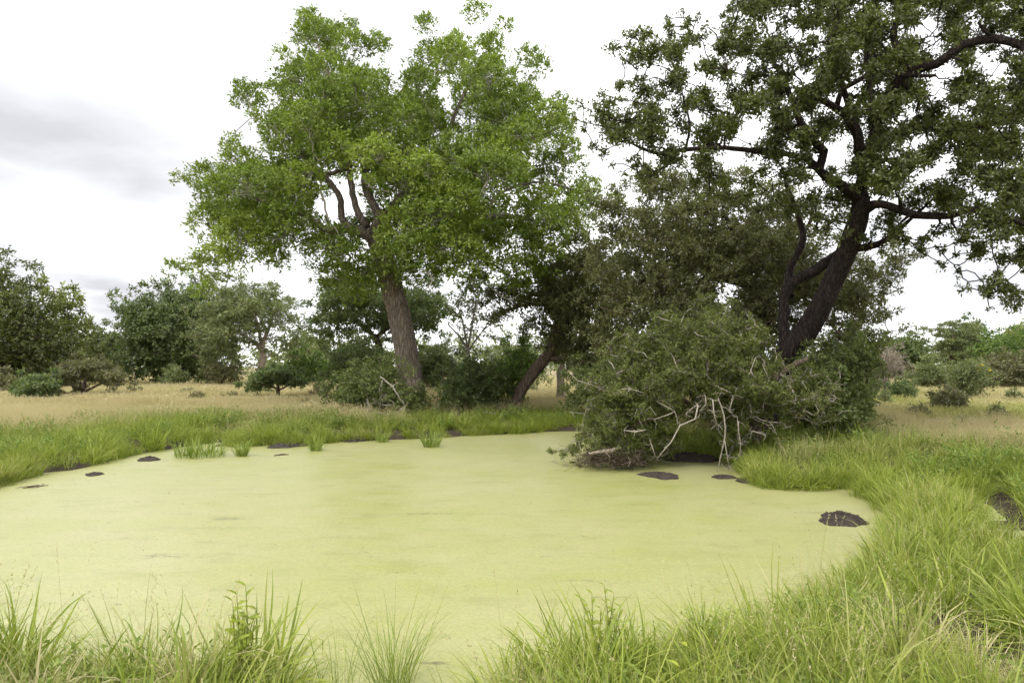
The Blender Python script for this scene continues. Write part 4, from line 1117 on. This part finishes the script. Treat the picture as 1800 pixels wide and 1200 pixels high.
def scatter(name, label, pts, rotz, tilt, scl, tint, protos, mat=None):
    """one stuff object: tufts instanced on points"""
    n = len(pts)
    me = bpy.data.meshes.new(name)
    me.vertices.add(n)
    me.vertices.foreach_set('co', np.asarray(pts, np.float32).ravel())
    rot = np.stack([tilt * np.cos(rotz * 3.1), tilt * np.sin(rotz * 3.1), rotz], 1).astype(np.float32)
    a = me.attributes.new('rot', 'FLOAT_VECTOR', 'POINT')
    a.data.foreach_set('vector', rot.ravel())
    a = me.attributes.new('scl', 'FLOAT', 'POINT')
    a.data.foreach_set('value', np.asarray(scl, np.float32))
    a = me.attributes.new('tint', 'FLOAT', 'POINT')
    a.data.foreach_set('value', np.asarray(tint, np.float32))
    a = me.attributes.new('pick', 'INT', 'POINT')
    a.data.foreach_set('value', rng.integers(0, len(protos), n).astype(np.int32))
    me.update()
    o = link(bpy.data.objects.new(name, me))
    o['kind'] = 'stuff'
    o['label'] = label
    o['category'] = 'grass'
    ng = bpy.data.node_groups.new(name, 'GeometryNodeTree')
    ng.interface.new_socket('Geometry', in_out='INPUT', socket_type='NodeSocketGeometry')
    ng.interface.new_socket('Geometry', in_out='OUTPUT', socket_type='NodeSocketGeometry')
    N, Lk = ng.nodes, ng.links
    gi, go = N.new('NodeGroupInput'), N.new('NodeGroupOutput')
    ci = N.new('GeometryNodeCollectionInfo')
    ci.inputs['Collection'].default_value = lib(name + '_source', protos)
    ci.inputs['Separate Children'].default_value = True
    ci.inputs['Reset Children'].default_value = True
    ip = N.new('GeometryNodeInstanceOnPoints')
    ip.inputs['Pick Instance'].default_value = True

    def attr(nm, typ):
        x = N.new('GeometryNodeInputNamedAttribute')
        x.data_type = typ
        x.inputs['Name'].default_value = nm
        return x.outputs['Attribute']
    e2r = N.new('FunctionNodeEulerToRotation')
    Lk.new(attr('rot', 'FLOAT_VECTOR'), e2r.inputs[0])
    Lk.new(gi.outputs[0], ip.inputs['Points'])
    Lk.new(ci.outputs[0], ip.inputs['Instance'])
    Lk.new(attr('pick', 'INT'), ip.inputs['Instance Index'])
    Lk.new(e2r.outputs[0], ip.inputs['Rotation'])
    Lk.new(attr('scl', 'FLOAT'), ip.inputs['Scale'])
    Lk.new(ip.outputs[0], go.inputs[0])
    md = o.modifiers.new('scatter', 'NODES')
    md.node_group = ng
    return o


def land(n, y0, y1, xk=0.86, xm=2.0, power=1.0):
    """random points on land between two depths, within a little more than the view"""
    y = y0 + (y1 - y0) * rng.uniform(0, 1, n) ** power
    x = rng.uniform(-1, 1, n) * (xk * y + xm)
    s = shore(x, y)
    k = s > 0.02
    x, y, s = x[k], y[k], s[k]
    return x, y, s


def lay(x, y):
    return np.stack([x, y, height(x, y)], 1)


def wet_tint(x, y, s):
    """0 lush by the water, 1 straw in the open meadow; the right bank dries sooner in patches"""
    t = np.clip((s - 1.0) / 6.0, 0, 1)
    rgt = np.clip((x - 4) / 5, 0, 1) * np.clip((y - 9) / 4, 0, 1)
    t = t + 0.10 - 0.06 * rgt + 0.26 * wob(x, y, 0.5, 4) + 0.20 * wob(x, y, 1.7, 8)
    return np.clip(t, 0.02, 1)


def put(name, label, x, y, s, protos, smin, smax, tint, tilt=0.12):
    n = len(x)
    return scatter(name, label, lay(x, y), rng.uniform(0, 6.28, n), rng.uniform(0, tilt, n), rng.uniform(smin, smax, n), np.clip(tint + rng.normal(0, 0.06, n), 0, 1), protos)


# near bank: mostly yellowish green long grass; a trodden muddy gap at the right
def near_keep(x, y, s):
    k = rng.uniform(size=len(x)) < 1.0
    pxs = x / y * F + 900
    left = x < 0
    k &= ~(left & (y > 4.9))
    k &= ~((pxs > 545) & (pxs < 885) & (y < 5.6))
    mud = (np.hypot((x - 3.35) / 0.55, (y - 5.1) / 0.95) < 1) & (rng.uniform(size=len(x)) < 0.92)
    thin = (pxs > 1640) & (y < 7.6) & (rng.uniform(size=len(x)) < 0.62)        # trodden ground
    return k & ~mud & ~thin


def clumpy(x, y, f=2.2, seed=1.0):
    """0..1 field that gathers grass into tussocks"""
    return np.clip(0.5 + 0.55 * wob(x, y, f, seed) + 0.3 * wob(x, y, f * 2.7, seed + 3), 0, 1)


def tufts(name, label, x, y, protos, smin, smax, tint, f=2.2, seed=1.0, tilt=0.14):
    n = len(x)
    cl = clumpy(x, y, f, seed)
    sc_ = smin + (smax - smin) * np.clip(0.25 * rng.uniform(0, 1, n) + 0.75 * cl, 0, 1)
    return scatter(name, label, lay(x, y), rng.uniform(0, 6.28, n), rng.uniform(0, tilt, n), sc_, np.clip(tint + rng.normal(0, 0.07, n), 0, 1), protos)


def around_inlets(x, y):
    """land on the viewer's side of the small side pools is trodden and bare"""
    bad = np.zeros(len(x), bool)
    for pl in pond_polys[1:]:
        for f in (0.0, 0.3, 0.6):
            q = np.stack([x, y + f], 1)
            bad |= poly_sd(q, pl) > -0.06
    return bad


def tussocks(cx, cy, n_lo, n_hi, rad, size):
    """tufts gathered round centres, smaller and leaning outwards towards each rim: x, y, rotation z, tilt x/y, scale"""
    X, Y, R, S = [], [], [], []
    for a, b, z in zip(cx, cy, size):
        n = rng.integers(n_lo, n_hi)
        f = np.sqrt(rng.uniform(0, 1, n))
        ph = rng.uniform(0, 6.283, n)
        rz = rng.uniform(0, 6.283, n)
        al = 0.10 + 0.55 * f * rng.uniform(0.6, 1.2, n)
        X.append(a + rad * z * f * np.cos(ph))
        Y.append(b + rad * z * f * np.sin(ph))
        R.append(np.stack([-np.sin(ph - rz) * al, np.cos(ph - rz) * al, rz], 1))
        S.append(z * (1.05 - 0.4 * f) * rng.uniform(0.8, 1.15, n))
    return np.concatenate(X), np.concatenate(Y), np.concatenate(R), np.concatenate(S)


def put_tussocks(name, label, cx, cy, size, protos, n_lo, n_hi, rad, tint):
    x, y, rot, scl = tussocks(cx, cy, n_lo, n_hi, rad, size)
    k = (shore(x, y) > -0.12) & ~around_inlets(x, y)
    x, y, rot, scl = x[k], y[k], rot[k], scl[k]
    z = np.maximum(height(x, y), -0.02)
    o = scatter(name, label, np.stack([x, y, z], 1), rot[:, 2], np.zeros(len(x)), scl, np.clip(tint(x, y) + rng.normal(0, 0.07, len(x)), 0, 1), protos)
    o.data.attributes['rot'].data.foreach_set('vector', rot.astype(np.float32).ravel())
    return o


def spaced(x, y, gap):
    """thin random points so that neighbours keep a gap"""
    keep = []
    for i in range(len(x)):
        if all((x[i] - x[j]) ** 2 + (y[i] - y[j]) ** 2 > gap * gap for j in keep[-900:]):
            keep.append(i)
    return np.array(keep, int)


def near_tint(x, y):
    return np.clip(0.05 + 0.18 * wob(x, y, 1.1, 3) + 0.14 * wob(x, y, 3.0, 6) + 0.4 * (wob(x, y, 2.3, 11) > 0.6), 0.0, 0.75)


x, y, s = land(5000, 2.6, 9.5, 0.86, 1.2)
k = near_keep(x, y, s) & ~around_inlets(x, y)
x, y = x[k], y[k]
k = spaced(x, y, 0.32)
x, y = x[k], y[k]
u = rng.uniform(size=len(x))
sz = rng.uniform(0.55, 1.0, len(x)) * (0.75 + 0.35 * clumpy(x, y, 1.3, 2.0)) * np.where(x < 0, 1.35, 1.2)
k = u < 0.6
put_tussocks('broad_grass', 'broad bladed bright green grass tussocks on the near bank', x[k], y[k], sz[k], broad, 6, 11, 0.20, near_tint)
k = (u > 0.55) & (u < 0.82)
put_tussocks('long_grass', 'long arching grass on the near bank', x[k], y[k], sz[k] * .88, tall, 4, 8, 0.2, lambda a, b: near_tint(a, b) + .05)
k = u > 0.78
put_tussocks('bank_grass', 'short yellowish green grass covering the near bank', x[k], y[k], sz[k], lush, 6, 11, 0.24, lambda a, b: near_tint(a, b) + .1)
x, y, s = land(6000, 2.6, 9.5, 0.86, 1.2)
k = near_keep(x, y, s) & ~around_inlets(x, y)
x, y = x[k], y[k]
u = rng.uniform(size=len(x))
k3 = u < 0.05
tufts('grass_stalks', 'thin grass stalks with seed heads on the near bank', x[k3], y[k3], stalk, 0.6, 1.0, np.full(k3.sum(), 0.5), tilt=0.3)
k4 = (u > 0.6) & (u < 0.68)
tufts('bank_herbs', 'small leafy herbs among the near bank grass', x[k4], y[k4], herb, 0.5, 1.0, np.full(k4.sum(), 0.05))
k6 = (u > 0.1) & (u < 0.24)
tufts('bank_turf', 'short thin turf between the near bank tussocks', x[k6], y[k6], lush, 0.3, 0.55, near_tint(x[k6], y[k6]) + .1, tilt=.3)
x, y, s = land(1300, 2.6, 9.5, 0.86, 1.2)
k = ~around_inlets(x, y) & ~((x < 0) & (y > 4.9))
x, y = x[k], y[k]
tufts('grass_thatch', 'dead matted straw lying under the near bank grass', x, y, thatch, 0.5, 1.0, np.clip(0.7 + 0.3 * wob(x, y, 1.4, 6), 0.3, 1), tilt=.1)

# tussocks of the farther shores
x, y, s = land(4200, 8.5, 26, 0.84, 3)
k = (s < 4.5) & ~around_inlets(x, y)
x, y, s = x[k], y[k], s[k]
k = spaced(x, y, 0.5)
x, y, s = x[k], y[k], s[k]
sz = rng.uniform(0.6, 1.2, len(x))
k = rng.uniform(size=len(x)) < 0.5
put_tussocks('shore_tussocks', 'rounded green grass tussocks along the far and side shores', x[k], y[k], sz[k], broad, 5, 9, 0.26, lambda a, b: wet_tint(a, b, shore(a, b)) * .7)
put_tussocks('shore_fine_tussocks', 'fine bladed green tussocks along the far and side shores', x[~k], y[~k], sz[~k], lush, 6, 10, 0.3, lambda a, b: wet_tint(a, b, shore(a, b)) * .8)

# far and side banks
x, y, s = land(15000, 9.0, 34, 0.84, 3)
k = (s < 9) & ~around_inlets(x, y)
x, y, s = x[k], y[k], s[k]
k = rng.uniform(size=len(x)) < 0.22 + 0.78 * clumpy(x, y, 1.5, 4.0)
x, y, s = x[k], y[k], s[k]
tn = wet_tint(x, y, s)
u = rng.uniform(size=len(x))
kg = (u < 0.50) & (tn < 0.75)
tufts('shore_grass', 'lush green sedge along the far and side shores', x[kg], y[kg], lush, 0.4, 1.2, tn[kg] * 0.8, 1.5, 4.0)
kt = (u > 0.50) & (u < 0.62) & (tn < 0.8) & (s > .15)
tufts('shore_long_grass', 'taller grass standing behind the shore sedge', x[kt], y[kt], tall, 0.4, 0.9, tn[kt], 1.5, 4.0)
kh = (u > 0.62) & (u < 0.92) & (tn < 0.65) & (s > .5)
tufts('shore_herbs', 'leafy green herbs growing over the banks', x[kh], y[kh], herb, 0.6, 1.5, tn[kh] * .4, 1.5, 7.0)
kd = (u > 0.5) & (tn > 0.38)
tufts('dry_grass', 'dry straw coloured grass behind the banks', x[kd], y[kd], dry, 0.5, 0.95, np.clip(tn[kd] + 0.12, 0, 1), 0.9, 2.0)

# blades leaning out over the water's edge, but for a few muddy spots
n0 = 60000
yy = rng.uniform(4, 27, n0)
xx = rng.uniform(-1, 1, n0) * (0.84 * yy + 3)
ss = shore(xx, yy)
k = (ss > -0.10) & (ss < 0.28) & ~around_inlets(xx, yy) & (wob(xx, yy, 1.1, 9.0) < 0.30) & ((yy > 9) | (xx > 2.6))
xx, yy = xx[k], yy[k]
zz_ = np.maximum(height(xx, yy), -0.02)
nn = len(xx)
scatter('fringe_grass', 'grass fringe hanging over the water edge', np.stack([xx, yy, zz_], 1), rng.uniform(0, 6.28, nn), rng.uniform(0, 0.3, nn), rng.uniform(0.5, 1.05, nn), np.clip(0.1 + 0.2 * wob(xx, yy, 1.3, 2) + rng.normal(0, .08, nn), 0, 1), lush)

# the open meadow
x, y, s = land(17000, 24, 100, 0.84, 4, 1.3)
k = s > 4.0
x, y, s = x[k], y[k], s[k]
tn = np.clip(0.68 + 0.26 * wob(x, y, 0.19, 2) + 0.16 * wob(x, y, 0.6, 5) - 0.30 * np.clip((x - 6) / 8, 0, 1) * np.clip((60 - y) / 25, 0, 1), 0.22, 1)
tufts('meadow_grass', 'tall pale dry grass of the open meadow', x, y, mead, 0.5, 1.25, tn, 0.4, 3.0)


# ------------------------------------------------------------------ small things in and by the pond
def mound(label, px, py, wpx, dep, h, seed, name='mud_mound', cat='mud mound'):
    c = G(px, py)
    rx = wpx * c[1] / F / 2
    h, dep = h * 1.05, min(1.2, dep * 1.4)
    g = np.random.default_rng(seed)
    nr, na = 14, 56
    rr = np.linspace(0, 1, nr)
    aa = np.linspace(0, 2 * np.pi, na, endpoint=False)
    ph = g.uniform(0, 6.28, 6)
    out = 1 + 0.14 * np.sin(2 * aa + ph[0]) + 0.09 * np.sin(3 * aa + ph[1]) + 0.06 * np.sin(7 * aa + ph[2]) + g.normal(0, 0.02, na)
    X = rr[:, None] * out[None] * np.cos(aa)[None] * rx
    Y = rr[:, None] * out[None] * np.sin(aa)[None] * rx * dep
    Z = h * (1 - rr[:, None] ** 2.2) + np.zeros_like(X)
    Z = Z + (g.normal(0, 0.10, X.shape) + 0.12 * np.sin(X / rx * 7 + ph[3]) * np.sin(Y / rx * 8 + ph[4])) * h * (rr[:, None] < 0.98)
    Z[-1] = -0.03
    Z[0] = Z[0].mean()
    V = np.stack([X.ravel(), Y.ravel(), Z.ravel()], 1)
    i = (np.arange(nr - 1)[:, None] * na + np.arange(na)[None])
    j = (np.arange(nr - 1)[:, None] * na + (np.arange(na)[None] + 1) % na)
    Q = np.stack([i, j, j + na, i + na], -1).reshape(-1, 4)
    o = mesh_obj(name, V + np.array([c[0], c[1], 0]), Q, M['mud'], smooth=False, loc=(c[0], c[1], 0))
    return tag(o, label, cat, 'mud mounds in the pond')


mound('round dark mud mound in front of the thorny thicket', 1160, 836, 68, 0.85, 0.06, 1)
mound('small dark mud mound beneath the hanging bleached branches', 1272, 839, 40, 0.8, 0.05, 2)
mound('flat mud mound touching the grassy right bank edge', 1320, 845, 58, 0.7, 0.06, 3)
mound('dark mud strip under the bank behind two smaller mounds', 1322, 825, 56, 0.6, 0.05, 12)
mound('broad mud mound with dead grass near the right bank', 1480, 915, 88, 0.75, 0.10, 4)
mound('mud lump where the right bank meets the open pond', 1545, 872, 44, 0.9, 0.09, 5)
mound('small mud mound alone near the left shore grass', 262, 808, 40, 0.8, 0.07, 6)
mound('flat mud patch left of the lone mound near left shore', 166, 834, 34, 0.7, 0.045, 7)
mound('mud mound in the small side pool at the right edge', 1752, 945, 34, 0.7, 0.05, 8)
mound('dark mud at the grass edge behind the tussock row', 508, 783, 70, 0.8, 0.10, 9)
mound('dark mud heap with twigs below the tangled bush', 628, 774, 46, 0.9, 0.12, 10)
mound('mud lump beside the spiky tussock cluster', 392, 783, 22, 0.8, 0.05, 11)
mound('dark muddy bank under the arch of the thorny thicket', 1215, 806, 130, 0.5, 0.12, 13)


def tussock(label, px, py, n, h0, h1, spread, seed, wd=0.018):
    c = G(px, py)
    v = blades(n, h0, h1, wd, spread, 0.30, 0.7, 5, seed=seed)
    V = v[0] + np.array([c[0], c[1], 0.0])
    o = mesh_obj('grass_tussock', V, v[1], M['tussock'], attrs={'rnd': v[2], 'along': v[3]}, loc=(c[0], c[1], 0))
    return tag(o, label, 'grass tussock', 'grass tussocks standing in the pond')


M['tussock'] = leaf_mat('tussock blade', (0.11, 0.16, 0.03), (0.21, 0.27, 0.055), (0.32, 0.37, 0.10), (0.4, 0.34, 0.16), trans=0.35)
tussock('lone spiky tussock second from the left in the pond', 425, 801, 90, 0.3, 0.68, 0.14, 1)
tussock('lone spiky tussock midway between mud heap and dark mud edge', 556, 792, 90, 0.3, 0.66, 0.14, 2)
tussock('largest lone tussock standing before the tall grey trunk', 759, 785, 130, 0.35, 0.8, 0.22, 3)
tussock('spiky tussock cluster at the left growing on a low mat', 352, 801, 280, 0.2, 0.7, 0.6, 4)
tussock('pale tussock just off the grass edge below the tangled bush', 672, 777, 80, 0.3, 0.55, 0.18, 5)
tussock('thin wispy grass clump rising alone at the bottom edge of the pond', 690, 1215, 150, 0.4, 0.85, 0.13, 6, 0.0055)
tussock('low wispy grass clump beside the lower left bank', 590, 1215, 40, 0.3, 0.6, 0.16, 7, 0.005)

tb = Tubes()
a, e = G(482, 801), G(508, 799)
tb.add(np.array([[*a, .02], [*((a + e) / 2 + np.array([0, .05, .012])), .028], [*e, .015]]), 6, 0.1)
tag(tb.build('floating_stick', M['bark_brown'], None, loc=a), 'short dark stick floating between two lone tussocks', 'stick')
tb = Tubes()
a, e = G(40, 858), G(85, 853)
for k in range(7):
    f = rng.uniform()
    p = a + (e - a) * f
    q = p + rng.normal(size=3) * np.array([.25, .12, .02])
    tb.add(np.array([[p[0], p[1], .01, .008], [*((p[:2] + q[:2]) / 2), .03, .007], [q[0], q[1], .02, .004]]), 5)
tb.add(np.array([[*a, .015], [*((a + e) / 2), .018], [*e, .01]]), 6)
tag(tb.build('drift_twig', M['bark_brown'], None, loc=a), 'dark twiggy drift floating by the left shore', 'twig')


def broad_leaf(name, parent, p, d, n0, L, W, mat, mesh_cache={}):
    key = (mat.name,)
    if key not in mesh_cache:
        t = np.linspace(0, 1, 6)
        wv = np.array([0.06, 0.75, 1.0, 0.85, 0.5, 0.03]) * 0.5
        z = -0.16 * t ** 2
        V = []
        for k in range(6):
            V += [(t[k], -wv[k], z[k] + 0.22 * wv[k]), (t[k], 0, z[k]), (t[k], wv[k], z[k] + 0.22 * wv[k])]
        Q = []
        for k in range(5):
            b0 = k * 3
            Q += [(b0, b0 + 1, b0 + 4, b0 + 3), (b0 + 1, b0 + 2, b0 + 5, b0 + 4)]
        mesh_cache[key] = new_mesh('leaf', np.array(V), np.array(Q), mat, True, {'rnd': rng.uniform(0.3, 0.9, len(Q))})
    from mathutils import Matrix, Vector
    d = norm(np.asarray(d, float))
    s = norm(np.cross(n0, d))
    u = np.cross(d, s)
    m = Matrix([[d[0] * L, s[0] * W, u[0] * L, p[0] - parent.location[0]], [d[1] * L, s[1] * W, u[1] * L, p[1] - parent.location[1]], [d[2] * L, s[2] * W, u[2] * L, p[2] - parent.location[2]], [0, 0, 0, 1]])
    o = bpy.data.objects.new(name, mesh_cache[key])
    link(o, parent)
    o.matrix_basis = m
    return o


M['weed_leaf'] = leaf_mat('broad weed leaf', (0.19, 0.24, 0.035), (0.26, 0.31, 0.05), (0.33, 0.38, 0.075), trans=0.45, rough=0.5, spec=0.25)
M['yellow_leaf'] = leaf_mat('yellow seedling leaf', (0.30, 0.36, 0.04), (0.36, 0.42, 0.05), (0.42, 0.47, 0.07), trans=0.4)


def weed(label, px, py_top, D, stems, leafm, L, W, seed, lean=0.08, per=10):
    g = np.random.default_rng(seed)
    top = P(px, py_top, D)
    z0 = gz(top[0], top[1])
    h = top[2] - z0
    root = thing('leafy_weed', label, 'plant', (top[0], top[1], z0), 'leafy weeds on the near bank')
    for sidx in range(stems):
        off = g.normal(size=2) * lean
        hh = h * (1 if sidx == 0 else g.uniform(0.7, 0.97))
        b0 = np.array([top[0] + g.normal() * .03, top[1] + g.normal() * .03, z0 - .02])
        e = np.array([top[0] + off[0] * (sidx > 0), top[1] + off[1] * (sidx > 0), z0 + hh])
        mid = (b0 + e) / 2 + g.normal(size=3) * 0.02
        tb = Tubes()
        ln = smooth_line(np.array([[*b0, .006], [*mid, .005], [*e, .002]]), 0.06)
        tb.add(ln, 6)
        tb.build('stem', M['weed_leaf_stem'], root)
        for k in range(per):
            f = 0.35 + 0.65 * (k + 1) / per
            p = ln[min(len(ln) - 1, int(f * (len(ln) - 1))), :3]
            az = k * 2.4 + g.uniform(0, 1)
            d = np.array([math.cos(az), math.sin(az), g.uniform(0.2, 0.9)])
            sz = (1.15 - 0.5 * f) * g.uniform(0.8, 1.15)
            broad_leaf('leaf', root, p, d, np.array([0, 0, 1.0]) + 0.25 * g.normal(size=3), L * sz, W * sz, leafm)
    return root


M['weed_leaf_stem'] = leaf_mat('weed stem', (0.18, 0.2, 0.05), (0.22, 0.25, 0.06), (0.25, 0.28, 0.07), trans=0.1)
weed('tall leafy weed rising from the grass clump at lower left', 432, 1030, 4.2, 9, M['weed_leaf'], 0.11, 0.05, 1)
weed('bright leafy weed on the tip of the near grass bank', 1062, 1028, 4.9, 9, M['weed_leaf'], 0.09, 0.032, 2, 0.09)
weed('tiny seedling with pale yellow leaves in the near grass', 1195, 1128, 3.7, 1, M['yellow_leaf'], 0.085, 0.055, 3, 0.02, 3)
weed('broad leafed weed among long grass at lower right', 1590, 1040, 4.4, 4, M['weed_leaf'], 0.08, 0.06, 5, 0.16, 5)

# fallen log on the far bank
tb = Tubes()
a = P(846, 744, 25.0)
a[2] = gz(a[0], a[1]) + 0.16
tb.add(smooth_line(np.array([[*a, .05], [a[0] + .22, a[1] + .1, a[2] + .04, .06], [a[0] + .5, a[1] + .1, a[2], .045]]), .08), 8, .08)
tb.add(np.array([[a[0] + .05, a[1], a[2], .035], [a[0] - .02, a[1], a[2] - .2, .03]]), 6, .05)
tb.add(np.array([[a[0] + .45, a[1] + .1, a[2], .035], [a[0] + .5, a[1] + .1, a[2] - .22, .03]]), 6, .05)
tag(tb.build('fallen_log', M['bark_pale'], None, loc=a), 'short pale broken log lying in the grass of the far shore', 'log')
for i, (lb, px, py, D, w_, h_) in enumerate((('small twiggy weed standing alone in the left dry meadow', 346, 704, 33, 22, 20), ('low weed in dry grass before the dark umbrella shaped shrub', 508, 706, 31, 26, 12),
                                             ('thin weed in dry meadow directly right of the umbrella shaped shrub', 560, 690, 36, 20, 16), ('small leafy weed in the dry grass near the right edge', 1783, 694, 30, 18, 14),
                                             ('low green weed at the meadow edge left of the tangled bush', 540, 712, 28, 24, 12), ('sprawling brown weed in the left meadow beyond the shore grass', 262, 706, 33, 40, 8),
                                             ('bushy green weed just right of the wide flat topped shrub', 236, 684, 38, 16, 16), ('round low weed in the meadow below the dark round tree', 330, 690, 38, 16, 12),
                                             ('low spreading weed in the meadow below the brownish bush', 408, 697, 35, 26, 10), ('tall thin weed left of the globe shaped bush', 1556, 700, 28, 12, 20),
                                             ('tufted weed in the right meadow below the globe shaped bush', 1612, 722, 23, 22, 14), ('leafy green weed low in the right meadow near the frame edge', 1752, 728, 22, 26, 18),
                                             ('broad low weed between dense bush and right meadow', 1560, 742, 20, 26, 14), ('small brown weed in the middle of the right meadow', 1690, 742, 20, 20, 12))):
    ol = [(px - w_, py + 4), (px - w_ * .7, py - h_ * .6), (px, py - h_), (px + w_ * .7, py - h_ * .6), (px + w_, py + 4)]
    tree('meadow_weed', lb, 'weed', D, ol, 9, 7, .3, M['leaf_acacia'] if i % 2 else M['leaf_brown'], M['bark_brown'], [(px, py + 8, D, .02), (px, py, D, .018), (px, py - h_ * .5, D, .012)],
         tips=22, per=6, L=.09, W=.04, twig_r=.006, twig_share=.5, seed=300 + i, sides=6, rad_jit=.5, group='weeds scattered in the dry meadow', taper=.006)

# flecks of leaf and seed drifting on the duckweed
n0 = 24000
yy = 4 + 20 * rng.uniform(0, 1, n0) ** 1.3
xx = rng.uniform(-1, 1, n0) * (0.8 * yy + 1)
ss = shore(xx, yy)
k = (ss < -0.15) & (rng.uniform(size=n0) < np.clip(0.5 * wob(xx * 0.5, yy * 1.6, 0.9, 3) + 0.4 * wob(xx, yy * 1.5, 2.3, 6) - 0.05, 0.03, 1))
xx, yy = xx[k], yy[k]
n1_ = len(xx)
a = rng.normal(0, 0.6, n1_)
l = rng.uniform(0.004, 0.014, n1_) * (0.55 + yy / 12) * np.where(rng.uniform(size=n1_) < 0.03, 1.8, 1)
wd = l * rng.uniform(0.12, 0.5, n1_)
dx, dy = np.cos(a), np.sin(a)
zz_ = rng.uniform(0.004, 0.008, n1_)
c = np.stack([xx, yy, zz_], 1)
d = np.stack([dx, dy, rng.normal(0, 0.12, n1_)], 1) * l[:, None]
e = np.stack([-dy, dx, np.zeros(n1_)], 1) * wd[:, None]
V = np.stack([c - d, c - e, c + d, c + e], 1).reshape(-1, 3)
M['fleck'] = leaf_mat('drifting fleck', (0.06, 0.055, 0.03), (0.13, 0.12, 0.06), (0.32, 0.30, 0.18), trans=0.1)
fk = mesh_obj('floating_debris', V, np.arange(n1_ * 4).reshape(-1, 4), M['fleck'], attrs={'rnd': rng.uniform(0, 1, n1_)})
fk['kind'] = 'stuff'
fk['label'] = 'fine dark flecks of plant debris drifting on the duckweed'
fk['category'] = 'debris'
